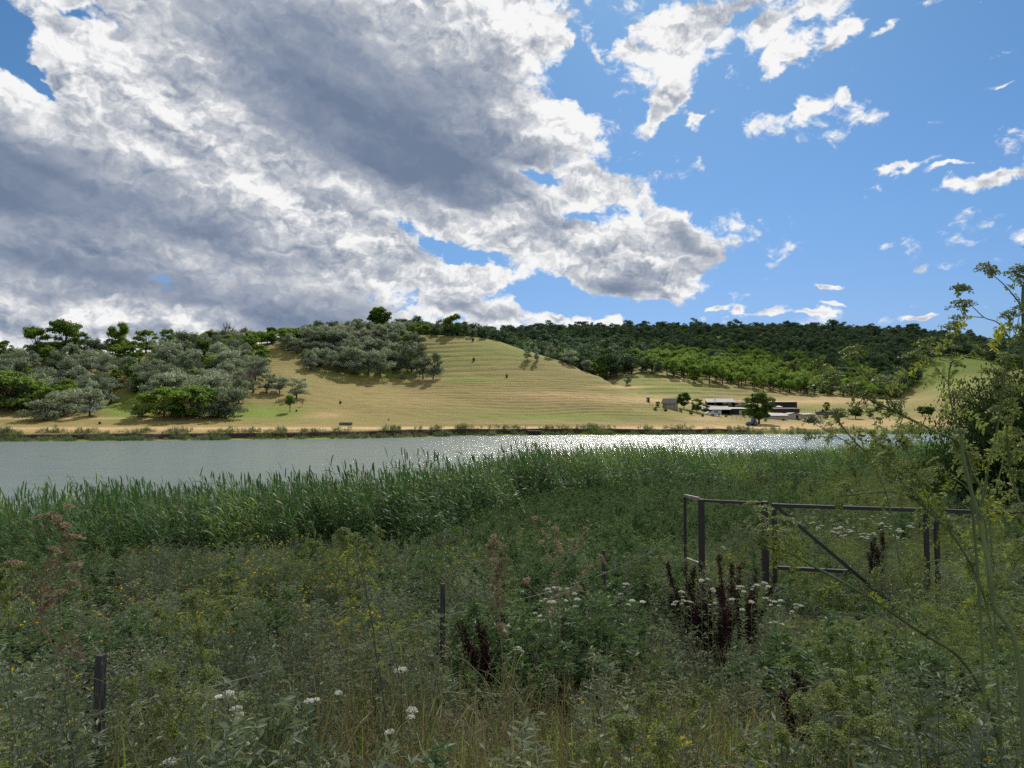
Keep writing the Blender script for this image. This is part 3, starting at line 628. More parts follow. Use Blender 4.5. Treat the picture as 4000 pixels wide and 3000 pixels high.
tpx('acacia_tree', DARKT, 3604, 1628, 40, "left one of two umbrella-shaped small trees far right on the meadow", wide=1.25)
tpx('acacia_tree', DARKT, 3628, 1632, 42, "right one of two umbrella-shaped small trees far right on the meadow", wide=1.25)
tpx('acacia_tree', ACAC, 3230, 1612, 44, "small tree behind the grey plank fence", wide=.9)
# leafless trees
def bare(px, py, hpx, label, seed, thin=1.0):
    g = np.random.default_rng(seed); x, y = hit(px, py, 140); hh = hpx * y / FPX
    t = MB()
    def br(p, d, L, r, k):
        q = [p]; dd = Vector(d)
        for _ in range(3):
            dd = (dd + Vector(g.normal(size=3) * .16)).normalized(); q.append(q[-1] + dd * L / 3)
        t.tube(q, np.linspace(r, r * .55, 4), 5)
        if k: 
            for _ in range(4 if k > 2 else 3):
                f = g.uniform(.35, 1); i = min(2, int(f * 3)); s = q[i].lerp(q[i + 1], f * 3 - i)
                nd = (dd + Vector(g.normal(size=3) * .62) + Vector((0, 0, .15))).normalized(); br(s, nd, L * g.uniform(.55, .8), r * .5, k - 1)
    br(Vector((0, 0, -.3)), (0.05, 0, 1), hh * .42, hh * .040 * thin, 4)
    o = thing('leafless_tree', (x, y, gz(x, y)), label, 'tree')
    t.build('trunk', BARE, o)
bare(990, 1542, 118, "big leafless dead tree on the slope left of the outer silver trees", 5)
bare(866, 1342, 118, "leafless dead tree on the skyline above the left thicket", 6)
bare(1180, 1592, 34, "tiny leafless sapling below the outermost silver tree", 7, .7)
# thickets: every tree its own object, spaced on the ground
def inpoly(px, py, poly):
    c = False; j = len(poly) - 1
    for i in range(len(poly)):
        if (poly[i][1] > py) != (poly[j][1] > py) and px < (poly[j][0] - poly[i][0]) * (py - poly[i][1]) / (poly[j][1] - poly[i][1]) + poly[i][0]: c = not c
        j = i
    return c
def fill(poly, y0, y1, spacing, nmax, fn, seed):
    g = np.random.default_rng(seed); xs = [p[0] for p in poly]; pts = []
    ys = g.uniform(y0, y1, 4000); xx = (g.uniform(min(xs), max(xs), 4000) - 2000) / FPX * ys; zz = H(xx, ys, False)
    for x, y, z in zip(xx, ys, zz):
        if len(pts) >= nmax: break
        px, py = 2000 + x / y * FPX, 1617 - (z - CAMZ) / y * FPX
        if not inpoly(px, py, poly): continue
        if any((x - a) ** 2 + (y - b) ** 2 < spacing ** 2 for a, b in pts): continue
        pts.append((x, y)); fn(x, y, g, px, py)
def where(px, py, x0, x1, y0, y1):
    h = ('left end', 'left part', 'middle', 'right part', 'right end')[min(4, max(0, int((px - x0) / (x1 - x0) * 5)))]
    return h, ('uppermost', 'upper', 'lower', 'lowest')[min(3, max(0, int((py - y0) / (y1 - y0) * 4)))]
def silv(place, group, box, green=.12):
    def f(x, y, g, px, py):
        h, v = where(px, py, *box); hgt = g.uniform(5.4, 9.8); big = 'tall' if hgt > 8.3 else ('low' if hgt < 6.4 else 'middle-sized')
        if g.uniform() < green: tree('acacia_tree', ACAC, x, y, g.uniform(5.5, 8), "green-leaved tree in the %s rows, %s of %s" % (v, h, place), group=group.replace('silver', 'green'), wide=g.uniform(1, 1.3))
        else: tree('silver_tree', SILV + SBUS, x, y, hgt, "%s silver-leaved tree in the %s rows, %s of %s" % (big, v, h, place), group=group, wide=g.uniform(.9, 1.15))
    return f
fill([(1090, 1345), (1180, 1330), (1350, 1312), (1560, 1312), (1600, 1350), (1640, 1400), (1600, 1440), (1500, 1445), (1240, 1428), (1150, 1400), (1140, 1370)], 230, 385, 4.9, 95,
     silv("the hilltop thicket", "silver trees of the hilltop thicket", (1090, 1640, 1312, 1450), .10), 51)
fill([(690, 1375), (760, 1350), (1000, 1345), (1010, 1370), (1040, 1420), (1055, 1440), (1040, 1450), (930, 1600), (900, 1600), (740, 1590), (600, 1560), (560, 1540), (640, 1440)], 195, 345, 5.5, 86,
     silv("the thicket beside the grassy gap", "silver trees of the middle slope", (560, 1055, 1345, 1600), .18), 52)
fill([(-60, 1430), (100, 1425), (330, 1420), (480, 1405), (640, 1392), (700, 1400), (640, 1440), (560, 1540), (500, 1560), (420, 1560), (330, 1600), (60, 1610), (-60, 1600)], 180, 320, 5.7, 76,
     silv("the far left thicket", "silver trees of the left slope", (-60, 700, 1400, 1610), .26), 53)
def crest(x, y, g, px, py): tree('acacia_tree', ACAC + LIME[:2], x, y, g.uniform(4.5, 6.8), "low green tree on the crest line above the %s of the slope" % where(px, py, 900, 1640, 1300, 1362)[0], group='low trees along the crest', wide=g.uniform(1.1, 1.4))
fill([(900, 1352), (1070, 1332), (1180, 1322), (1400, 1304), (1620, 1300), (1640, 1306), (1400, 1316), (1180, 1334), (1070, 1345), (900, 1362)], 290, 400, 5.5, 40, crest, 54)
fill([(1640, 1300), (1900, 1318), (1990, 1338), (2050, 1362), (2000, 1372), (1880, 1345), (1800, 1326), (1660, 1312)], 355, 440, 5.0, 26,
     lambda x, y, g, px, py: tree('oak_tree', OAKS, x, y, g.uniform(5, 8), "dark tree behind the hilltop grass, %s of the row leading to the far wood" % where(px, py, 1640, 2050, 1300, 1372)[0], group='dark trees behind the hilltop', wide=g.uniform(1, 1.3)), 55)
# bright acacias along the lower edge of the wood
STAND = [(2440, 1440), (2560, 1462), (2700, 1492), (2850, 1508), (3000, 1535), (3110, 1548), (3420, 1560), (3480, 1500), (3300, 1440), (3150, 1410), (2950, 1392), (2760, 1392), (2640, 1400), (2560, 1405)]
def lime(x, y, g, px, py):
    h, v = where(px, py, 2440, 3450, 1400, 1560)
    tree('acacia_tree', LIME if g.uniform() < .8 else ACAC, x, y, g.uniform(7.5, 12), "bright green acacia in the %s rows, %s of the stand below the dark wood" % (v, h), group='bright acacias below the wood', wide=g.uniform(.9, 1.2))
fill(STAND, 380, 500, 6.6, 200, lime, 56)
# the far wood: one mass, thousands of trees
def scatter(name, pts, rz, sc, idx, variants, tilt=None):
    """one object: points that carry copies of the given meshes through geometry nodes"""
    srcs = bpy.data.collections.new(name + '_kinds')
    for k, (me) in enumerate(variants):
        o = bpy.data.objects.new('%s_%02d' % (name, k), me); srcs.objects.link(o)
    me = bpy.data.meshes.new(name); pts = np.asarray(pts, float); me.vertices.add(len(pts)); me.vertices.foreach_set('co', pts.ravel())
    rot = np.zeros((len(pts), 3)); rot[:, 2] = rz
    if tilt is not None: rot[:, :2] = tilt
    sc = np.asarray(sc, float); sc = np.repeat(sc[:, None], 3, 1) if sc.ndim == 1 else sc
    for nm, tp, arr, key in (('rot', 'FLOAT_VECTOR', rot, 'vector'), ('scl', 'FLOAT_VECTOR', sc, 'vector'), ('pick', 'INT', np.asarray(idx, np.int32), 'value')):
        a = me.attributes.new(nm, tp, 'POINT'); a.data.foreach_set(key, np.ascontiguousarray(arr).ravel())
    ob = bpy.data.objects.new(name, me); COL.objects.link(ob)
    gn = bpy.data.node_groups.new(name + '_growth', 'GeometryNodeTree')
    gn.interface.new_socket('Geometry', in_out='INPUT', socket_type='NodeSocketGeometry'); gn.interface.new_socket('Geometry', in_out='OUTPUT', socket_type='NodeSocketGeometry')
    gi, go = gn.nodes.new('NodeGroupInput'), gn.nodes.new('NodeGroupOutput')
    ci = gn.nodes.new('GeometryNodeCollectionInfo'); ci.inputs[0].default_value = srcs; ci.inputs[1].default_value = True; ci.inputs[2].default_value = True
    ip = gn.nodes.new('GeometryNodeInstanceOnPoints'); ip.inputs['Pick Instance'].default_value = True
    L = gn.links.new
    def na(nm, tp):
        a = gn.nodes.new('GeometryNodeInputNamedAttribute'); a.data_type = tp; a.inputs[0].default_value = nm; return a.outputs[0]
    L(gi.outputs[0], ip.inputs['Points']); L(ci.outputs[0], ip.inputs['Instance']); L(na('pick', 'INT'), ip.inputs['Instance Index'])
    e2r = gn.nodes.new('FunctionNodeEulerToRotation'); L(na('rot', 'FLOAT_VECTOR'), e2r.inputs[0]); L(e2r.outputs[0], ip.inputs['Rotation'])
    L(na('scl', 'FLOAT_VECTOR'), ip.inputs['Scale']); L(ip.outputs[0], go.inputs[0])
    md = ob.modifiers.new('growth', 'NODES'); md.node_group = gn
    return ob
def join2(a, b):
    """crown + trunk as one mesh for the mass"""
    bmj = bmesh.new(); bmj.from_mesh(a); nf = len(bmj.faces); bmj.from_mesh(b)
    bmj.faces.ensure_lookup_table()
    for i in range(nf, len(bmj.faces)): bmj.faces[i].material_index = 1
    me = bpy.data.meshes.new('wood_tree'); bmj.to_mesh(me); bmj.free(); me.materials.append(a.materials[0]); me.materials.append(b.materials[0]); return me
g = np.random.default_rng(77)
N = 26000
y = np.sqrt(g.uniform(385 ** 2, 905 ** 2, N)); u = g.uniform(-.34, .95, N); x = u * y
zf = H(x, y, False); px_, py_ = 2000 + u * FPX, 1617 - (zf - CAMZ) / y * FPX
foot = np.interp(px_, [1000, 1900, 2040, 2230, 2330, 2450, 2560, 2700, 2850, 3000, 3110, 3300, 3500, 3600, 3700, 3900, 4600], [420, 400, 375, 352, 372, 400, 395, 398, 402, 406, 416, 425, 450, 500, 520, 500, 480])
meadow = (((px_ - 3760) / 170) ** 2 + ((py_ - 1490) / 95) ** 2) < 1
keep = (y > foot + 2) & ~meadow & (x > -70)
woodm = [join2(*OAKS[i]) for i in range(6)] + [join2(*ACAC[i]) for i in range(2)] + [join2(*SILV[0])] + [join2(*LIME[i]) for i in range(3)]
inst = np.array([inpoly(a, b, STAND) for a, b in zip(px_, py_)])
keep &= ~(inst & (y < 500))
cell = {}
sel = []
for i in np.nonzero(keep)[0]:
    s_ = 6.0 if y[i] < 650 else 7.6
    k = (int(x[i] // s_), int(y[i] // s_))
    if k in cell: continue
    cell[k] = 1; sel.append(i)
sel = np.array(sel, int)

brt = g.uniform(size=len(sel)); prox = np.exp(-(y[sel] - foot[sel]) / 60)
pick = np.where(brt < .12 + .35 * prox, 6 + g.integers(0, 2, len(sel)), g.integers(0, 6, len(sel)))
pick = np.where((brt > .975) & (y[sel] < 560), 8, pick)
pick = np.where(inst[sel] & (brt < .85), 9 + g.integers(0, 3, len(sel)), pick)
forest = scatter('forest', np.stack([x[sel], y[sel], zf[sel] - .3], 1), g.uniform(0, 6.28, len(sel)), g.uniform(.65, 1.12, len(sel)) * np.where(g.uniform(size=len(sel)) < .12, 1.35, 1.0), pick, woodm)
tag(forest, kind='stuff')
print('forest', len(sel))

# ------------------------------------------------------------------ the farm across the water
M_STONE = plain('rough_stone', (.34, .27, .18), (.20, .155, .105), .95, 2.2)
M_SLATE = plain('old_roof_slate', (.085, .080, .078), (.045, .042, .042), .9, 1.5)
M_TIN = plain('weathered_roof_sheets', (.095, .095, .10), (.060, .060, .062), .75, 1.2, stretch=(3, .5, 1))
M_TIN2 = plain('bright_roof_sheets', (.125, .125, .123), (.085, .083, .08), .7, 1.5, stretch=(3, .5, 1))
M_DARKW = plain('tarred_boards', (.035, .032, .032), (.018, .017, .018), .9, 2, stretch=(4, 4, .5))
M_BROWN = plain('brown_boards', (.085, .045, .032), (.040, .026, .022), .9, 2, stretch=(4, 4, .5))
M_WHITE = plain('limewashed_wall', (.44, .42, .38), (.30, .28, .25), .9, 1.6)
M_HOLE = plain('dark_opening', (.012, .012, .013), (.008, .008, .008), .9)
M_FRAME = plain('white_paint', (.62, .62, .60), (.50, .50, .48), .6)
M_PLANK = plain('grey_planks', (.16, .15, .14), (.085, .08, .075), .95, 3, stretch=(5, 5, .5))
M_RUST = plain('rusty_steel', (.12, .045, .028), (.055, .026, .02), .9, 5)
M_BLUE = plain('faded_blue_paint', (.10, .22, .34), (.07, .14, .22), .5, 4)
M_GLASS = plain('window_glass', (.05, .07, .08), (.03, .04, .05), .12, 1, spec=.8)
M_TYRE = plain('tyre_rubber', (.018, .018, .018), (.03, .028, .026), .9)
M_CARW = plain('white_car_paint', (.60, .61, .62), (.52, .53, .54), .35, spec=.5)
M_CARB = plain('pale_blue_car_paint', (.32, .46, .52), (.26, .38, .44), .4, spec=.5)
M_RUB = plain('broken_limestone', (.50, .47, .44), (.26, .245, .23), .95, 1.5)
def at(px, py): x, y = hit(px, py, 150); return x, y, gz(x, y)
def shed(name, px0, px1, pyb, hf, hb, depth, label, wall, roof, cat='shed', rz=0, doors=(), wins=(), over=.35, gable=False, openf=False, lift=0):
    """px0..px1 and the base line give the place and the width; heights in metres: front eave hf, back eave hb (or ridge when gable)"""
    x, y, z = at((px0 + px1) / 2, pyb); w = (px1 - px0) / FPX * y / max(.5, math.cos(R(rz)))
    z = min(z, gz(x - w * .4, y), gz(x + w * .4, y)) + lift
    o = thing(name, (x, y, z), label, cat, rz=R(rz)); h = w / 2; t = .22
    b = MB()
    if gable:   # ridge runs front to back
        b.box(-h, -h + t, 0, depth, -1.5, hf); b.box(h - t, h, 0, depth, -1.5, hf)
        for yy in (0, depth - t):
            b.box(-h + t, h - t, yy, yy + t, -1.5, hf)
            b.quads([[(-h, yy, hf), (h, yy, hf), (0, yy, hb), (0, yy, hb)], [(-h, yy + t, hf), (0, yy + t, hb), (0, yy + t, hb), (h, yy + t, hf)]], 1)
        b.build('wall', [wall, M_DARKW if wall is M_STONE else wall], o)
        r = MB()
        for s in (-1, 1):
            e = Vector((s * (h + over), 0, hf - over * (hb - hf) / h)); k = .12
            P = [(0, -over, hb), (0, depth + over, hb), (e.x, depth + over, e.z), (e.x, -over, e.z)]
            V = P + [(a, c, d + k) for a, c, d in P]; r.raw(V, [[0, 1, 2, 3], [4, 7, 6, 5], [0, 4, 5, 1], [1, 5, 6, 2], [2, 6, 7, 3], [3, 7, 4, 0]])
        r.build('roof', roof, o)
    else:
        def slab(x0, x1, y0, y1):
            za = lambda yy: hf + (hb - hf) * yy / depth
            V = [(x0, y0, -1.5), (x1, y0, -1.5), (x1, y1, -1.5), (x0, y1, -1.5), (x0, y0, za(y0)), (x1, y0, za(y0)), (x1, y1, za(y1)), (x0, y1, za(y1))]
            b.raw(V, [[0, 3, 2, 1], [4, 5, 6, 7], [0, 1, 5, 4], [1, 2, 6, 5], [2, 3, 7, 6], [3, 0, 4, 7]])
        slab(-h, -h + t, 0, depth); slab(h - t, h, 0, depth); slab(-h + t, h - t, depth - t, depth)
        if not openf: slab(-h + t, h - t, 0, t)
        else:
            nb = max(2, int(w / 3.2))
            for i in range(1, nb): slab(-h + w * i / nb - .12, -h + w * i / nb + .12, 0, .24)
        b.build('wall', wall, o)
        sl = (hb - hf) / depth; k = .12; n_ = max(3, int(w / 1.4)); r = MB(); g = np.random.default_rng(int(px0))
        for i in range(n_):      # roof sheets, each laid a little differently
            x0, x1 = -h - over + (w + 2 * over) * i / n_, -h - over + (w + 2 * over) * (i + 1) / n_
            dz_ = g.uniform(0, .05); y0 = -over - g.uniform(0, .18); y1 = depth + over
            P = [(x0, y0, hf + sl * y0 + dz_), (x1 - .02, y0, hf + sl * y0 + dz_), (x1 - .02, y1, hf + sl * y1 + dz_), (x0, y1, hf + sl * y1 + dz_)]
            V = P + [(a, c, d + k) for a, c, d in P]; r.raw(V, [[0, 3, 2, 1], [4, 5, 6, 7], [0, 1, 5, 4], [1, 2, 6, 5], [2, 3, 7, 6], [3, 0, 4, 7]])
        r.build('roof', roof, o)
    for dx_, dw, dh in doors: MB().box(dx_ - dw / 2, dx_ + dw / 2, -.06, .06, 0, dh).build('door', M_HOLE if wall is not M_DARKW else M_WHITE, o)
    for wx, wz, ww, wh in wins:
        f = MB(); a = .09
        f.box(wx - ww / 2 - a, wx + ww / 2 + a, -.07, -.003, wz - a, wz); f.box(wx - ww / 2 - a, wx + ww / 2 + a, -.07, -.003, wz + wh, wz + wh + a)
        f.box(wx - ww / 2 - a, wx - ww / 2, -.07, -.003, wz, wz + wh); f.box(wx + ww / 2, wx + ww / 2 + a, -.07, -.003, wz, wz + wh)
        fo = f.build('window', M_FRAME, o); MB().box(wx - ww / 2, wx + ww / 2, -.05, -.01, wz, wz + wh).build('pane', M_GLASS, fo)
    return o
def eaves_house():
    """small stone house: gable end to the left front, long wall with two windows to the right front"""
    x, y, z = at(2618, 1597); rz = R(-28)
    o = thing('stone_house', (x, y, z), "small stone house with a dark pitched roof on the slope left of the farm", 'house', rz=rz)
    hw, dp, he, hr, t = 2.35, 2.1, 2.2, 3.8, .25      # half length along x, half depth, eave, ridge (ridge along x)
    b = MB(); b.box(-hw, hw, -dp, -dp + t, -1.5, he); b.box(-hw, hw, dp - t, dp, -1.5, he); b.box(-hw, -hw + t, -dp + t, dp - t, -1.5, he); b.box(hw - t, hw, -dp + t, dp - t, -1.5, he)
    b.build('wall', M_STONE, o)
    g = MB()
    for xx in (-hw, hw - t): g.quads([[(xx, -dp, he), (xx, dp, he), (xx, 0, hr), (xx, 0, hr)], [(xx + t, -dp, he), (xx + t, 0, hr), (xx + t, 0, hr), (xx + t, dp, he)]])
    g.build('gable', M_DARKW, o)
    r = MB()
    for s in (-1, 1):
        P = [(-hw - .5, 0, hr + .02), (hw + .5, 0, hr + .02), (hw + .5, s * (dp + .5), he - .3), (-hw - .5, s * (dp + .5), he - .3)]
        V = P + [(a, c, d + .12) for a, c, d in P]; r.raw(V, [[0, 1, 2, 3], [4, 7, 6, 5], [0, 4, 5, 1], [1, 5, 6, 2], [2, 6, 7, 3], [3, 7, 4, 0]])
    r.build('roof', M_SLATE, o)
    for wx in (-.3, 1.3):
        f = MB().box(wx - .42, wx + .42, -dp - .06, -dp - .004, .75, 1.85).build('window', M_FRAME, o); MB().box(wx - .27, wx + .27, -dp - .085, -dp - .062, .9, 1.7).build('pane', M_GLASS, f)
    MB().box(-hw - .05, -hw - .004, -.5, .5, 0, 1.9).build('door', M_HOLE, o)
eaves_house()
shed('outhouse', 2527, 2538, 1572, 1.9, 2.1, 1.2, "narrow pale outhouse alone on the slope above the stone house", M_WHITE, M_TIN, 'outhouse', doors=((0, .55, 1.6),), over=.12)
shed('cattle_shed', 2766, 2868, 1590, 2.0, 3.6, 7, "long open-fronted cattle shed with grey sheet roof, upper of the two left sheds", M_DARKW, M_TIN, rz=-8, openf=True)
shed('cattle_shed', 2869, 2912, 1592, 1.7, 2.2, 4, "short brown lean-to at the right end of the upper cattle shed", M_BROWN, M_DARKW, rz=-6)
shed('cattle_shed', 2748, 2852, 1620, 2.0, 3.3, 7, "long low shed with a pale roof below the upper cattle shed", M_DARKW, M_TIN, rz=-6, openf=True)
shed('cattle_shed', 2853, 2914, 1626, 2.3, 2.8, 5, "small dark shed with a whitish door left of the big round tree", M_DARKW, M_TIN2, rz=0, doors=((.9, 1.0, 1.8),))
shed('barn', 3003, 3114, 1600, 3.9, 4.3, 9, "tall dark barn with a pale flat roof, highest building of the farm", M_DARKW, M_TIN2, 'barn')
shed('cattle_shed', 3022, 3124, 1619, 1.9, 2.4, 5, "dark brown shed directly below the tall barn", M_BROWN, M_DARKW)
shed('lean_to', 3004, 3054, 1606, 1.5, 1.9, 3, "white-faced lean-to against the foot of the tall barn", M_WHITE, M_WHITE, 'shed', lift=.4)
shed('stable', 2944, 3078, 1641, 1.7, 2.6, 6, "long low whitewashed stable partly hidden by the big round tree", M_WHITE, M_TIN2, 'stable')
shed('stable', 3080, 3131, 1640, 1.9, 2.6, 7, "whitewashed stable with a low gable and one dark door", M_WHITE, M_TIN, 'stable', doors=((.9, .9, 1.7),), gable=True)
shed('stable', 3133, 3186, 1638, 1.5, 2.0, 5, "lowest whitewashed stable at the right end of the farm row", M_WHITE, M_TIN2, 'stable')
# grey plank fence, wire fence posts, poles
def plankfence(px0, py0, px1, py1, h, label, seed):
    g = np.random.default_rng(seed); a, c = at(px0, py0), at(px1, py1); o = thing('plank_fence', a, label, 'fence'); b = MB(); p = MB()
    L = math.hypot(c[0] - a[0], c[1] - a[1]); n_ = int(L / .28)
    for i in range(n_):
        f = i / n_; X, Y = (c[0] - a[0]) * f, (c[1] - a[1]) * f; Z = gz(a[0] + X, a[1] + Y) - a[2]; hh = h * g.uniform(.82, 1.08)
        if g.uniform() > .05: b.box(X, X + .25, Y, Y + .04, Z - .2, Z + hh)
        if i % 9 == 0: p.box(X - .07, X + .07, Y + .05, Y + .19, Z - .3, Z + h * 1.55)
    b.build('planks', M_PLANK, o); p.build('post', M_PLANK, o)['kind'] = 'stuff'
plankfence(3186, 1624, 3275, 1622, 1.4, "grey plank fence with tall uneven posts right of the stables", 3)
for i, (px, py, h) in enumerate([(3130, 1612, 1.9), (3142, 1612, 1.7), (3156, 1611, 2.0), (3172, 1611, 1.6), (2832, 1572, 1.4), (2848, 1572, 1.4), (2864, 1572, 1.4), (2880, 1573, 1.4), (2896, 1574, 1.4), (2755, 1577, 1.4), (2768, 1576, 1.4),
                                 (2860, 1640, 1.5), (2876, 1641, 1.5), (2893, 1643, 1.5), (2910, 1645, 1.5), (2927, 1640, 1.5), (2539, 1585, 1.3), (2548, 1590, 1.3)]):
    x, y, z = at(px, py); g_ = 'posts of the farm paddock'
    b = MB().tube([(0, 0, -.3), (random.uniform(-.05, .05), 0, h)], [.07, .055], 6)
    tag(b.build('paddock_post', M_PLANK, loc=(x, y, z)), "thin grey post of the wire paddock fence around the farm sheds", 'post', g_)
x, y, z = at(2793, 1606)
tag(MB().tube([(0, 0, -.4), (0, 0, 4.6)], [.12, .09], 8).box(-.5, .5, -.05, .05, 4.1, 4.2).build('utility_pole', M_PLANK, loc=(x, y, z)), "single wooden pole standing before the long cattle sheds", 'pole')
# dark heap, rubble, trailer
def heap(name, px, py, w, h, m, label, cat, seed, rough=.35):
    g = np.random.default_rng(seed); x, y, z = at(px, py); b = MB()
    for _ in range(90):
        a = g.uniform(0, 6.28); r = g.uniform(0, 1) ** .6; s = g.uniform(.5, 1.2) * rough; c = np.array([math.cos(a) * r * w / 2, math.sin(a) * r * w / 3, h * (1 - r) * g.uniform(.5, 1)])
        V = c + (g.uniform(.6, 1, (8, 1)) * s * .6) * np.array([[-1, -1, -1], [1, -1, -1], [1, 1, -1], [-1, 1, -1], [-1, -1, 1], [1, -1, 1], [1, 1, 1], [-1, 1, 1]]) + g.normal(size=(8, 3)) * s * .15
        b.raw(V, [[0, 3, 2, 1], [4, 5, 6, 7], [0, 1, 5, 4], [1, 2, 6, 5], [2, 3, 7, 6], [3, 0, 4, 7]])
    return tag(b.build(name, m, loc=(x, y, z)), label, cat)
heap('rubble_pile', 3194, 1655, 4.4, 1.6, M_RUB, "pale pile of broken stones beside the rusty trailer", 'rubble', 5)
heap('manure_heap', 3214, 1612, 2.4, 1.5, M_DARKW, "dark heap behind the grey plank fence", 'heap', 6)
def wheel(parent, x, y, r, w, name='wheel'):
    b = MB(); k = 20; a = np.linspace(0, 2 * math.pi, k, endpoint=False)
    for r0, x0, r1, x1 in ((r * .55, -w / 2, r * .93, -w / 2), (r * .93, -w / 2, r, -w * .3), (r, -w * .3, r, w * .3), (r, w * .3, r * .93, w / 2), (r * .93, w / 2, r * .55, w / 2), (r * .55, w / 2, r * .55, -w / 2)):
        for i in range(k):
            p, q = a[i], a[(i + 1) % k]
            b.quads([[(r0 * math.cos(p), x0, r0 * math.sin(p)), (r0 * math.cos(q), x0, r0 * math.sin(q)), (r1 * math.cos(q), x1, r1 * math.sin(q)), (r1 * math.cos(p), x1, r1 * math.sin(p))]])
    o = b.build(name, M_TYRE, parent, loc=(x, y, r))
    c = MB()
    c.tube([(0, -w * .42, 0), (0, w * .42, 0)], r * .56, 16); c.build('rim', M_RUST if parent.name.startswith('trailer') else M_BLUE, o)
x, y, z = at(2938, 1659)
tr = thing('tractor', (x, y, z), "old blue tractor with tall rear wheels parked under the round tree", 'tractor', rz=R(12))
MB().box(-1.75, -.1, -.32, .32, .75, 1.35).box(-.1, 1.2, -.28, .28, .6, 1.0).box(-1.85, -1.75, -.3, .3, .7, 1.3).build('body', M_BLUE, tr)
MB().bar((-.05, -.62, 1.0), (.05, -.58, 2.35), .09).bar((-.05, .62, 1.0), (.05, .58, 2.35), .09).bar((1.15, -.62, 1.0), (1.05, -.58, 2.35), .09).bar((1.15, .62, 1.0), (1.05, .58, 2.35), .09).box(-.12, 1.25, -.72, .72, 2.35, 2.47).box(-.06, 1.16, -.60, .60, 1.0, 1.45).build('cab', M_BLUE, tr)
MB().box(.0, 1.06, -.575, .575, 1.45, 2.33).build('cab_glass', M_GLASS, tr)
MB().tube([(-1.1, .1, 1.3), (-1.1, .1, 2.0)], .04, 6).build('exhaust', M_RUST, tr)
for sx, r, w in ((-1.35, .42, .26), (.75, .78, .4)):
    for sy in (-.78, .78): wheel(tr, sx, sy, r, w)
x, y, z = at(3168, 1652)
tl = thing('trailer', (x, y, z), "rusty tipping trailer standing right of the whitewashed stables", 'trailer', rz=R(-6))
MB().box(-2.0, 2.0, -.95, .95, .85, .95).box(-2.0, 2.0, -.95, -.89, .95, 1.6).box(-2.0, 2.0, .89, .95, .95, 1.6).box(-2.0, -1.94, -.89, .89, .95, 1.6).box(1.94, 2.0, -.89, .89, .95, 1.6).build('cargo_box', M_RUST, tl)
MB().bar((-3.3, 0, .6), (-1.5, 0, .75), .12).box(-1.9, 1.9, -.5, .5, .62, .85).build('chassis', M_RUST, tl)
for sx in (-.9, .5):
    for sy in (-.85, .85): wheel(tl, sx, sy, .42, .24)
def car(px, py, label, paint, van, rz):
    x, y, z = at(px, py); o = thing('parked_van' if van else 'parked_car', (x, y, z), label, 'van' if van else 'car', rz=R(rz))
    prof = ([(-2.1, .35), (-2.1, .95), (-1.75, 1.05), (-1.3, 1.95), (2.1, 2.0), (2.15, .35)] if van else [(-2.05, .32), (-2.05, .72), (-1.1, .88), (-.55, 1.38), (.85, 1.40), (1.45, .95), (2.0, .88), (2.05, .32)])
    b = MB(); w = .85; n_ = len(prof)
    for i in range(n_):
        a, c = prof[i], prof[(i + 1) % n_]; b.quads([[(a[0], -w, a[1]), (a[0], w, a[1]), (c[0], w, c[1]), (c[0], -w, c[1])]])
    for s in (-1, 1):
        m_ = n_ // 2
        for i in range(m_ - 1 if n_ % 2 == 0 else m_): b.quads([[(prof[i][0], s * w, prof[i][1]), (prof[i + 1][0], s * w, prof[i + 1][1]), (prof[n_ - 2 - i][0], s * w, prof[n_ - 2 - i][1]), (prof[n_ - 1 - i][0], s * w, prof[n_ - 1 - i][1])]])
    b.build('body', paint, o)
    g_ = MB()
    for s in (-1, 1): g_.quads([[(-.95, s * (w + .01), 1.0 if not van else 1.2), (1.1, s * (w + .01), 1.0 if not van else 1.2), (.75, s * (w + .01), 1.32 if not van else 1.75), (-.5, s * (w + .01), 1.32 if not van else 1.75)]])
    g_.build('window', M_GLASS, o)
    for sx in (-1.3, 1.3):
        for sy in (-.78, .78): wheel(o, sx, sy, .32, .2)
car(2771, 1625, "white car parked before the long low shed", M_CARW, False, 8)
car(2795, 1627, "pale blue van parked right of the white car", M_CARB, True, -12)
# old trough on the meadow, landing and post on the far bank
x, y, z = at(1351, 1660)
to = thing('stone_trough', (x, y, z), "weathered grey rectangular trough on the meadow below the hill", 'trough', rz=R(4))
MB().box(-1.75, 1.75, -.5, -.36, -.2, .78).box(-1.75, 1.75, .36, .5, -.2, .74).box(-1.75, -1.6, -.36, .36, -.2, .8).box(1.6, 1.75, -.36, .36, -.2, .72).box(-1.6, 1.6, -.36, .36, -.2, .12).box(-.9, .5, -.52, -.503, .3, .62).build('basin', plain('lichen_stone', (.17, .165, .155), (.09, .085, .08), .95, 2.5), to)
x, y, z = at(2088, 1697)
o = thing('landing', (x, y, .3), "dark plank landing set into the far bank at the water's edge", 'landing', rz=R(-5))
b = MB()
for i in range(14): b.box(-1.9 + i * .27, -1.9 + i * .27 + .24, -1.6, 1.6, .88, .96)
b.build('deck', M_PLANK, o); b = MB()
for i in range(6): b.box(-1.85, 1.85, -1.5, -1.44, -.2 + i * .18, -.05 + i * .18)
b.build('siding', M_DARKW, o)
x, y, z = at(2169, 1699)
tag(MB().tube([(0, 0, -.5), (.02, 0, 1.55)], [.32, .26], 8).build('mooring_post', M_DARKW, loc=(x, y, z)), "short thick dark post at the far water's edge right of the landing", 'post')

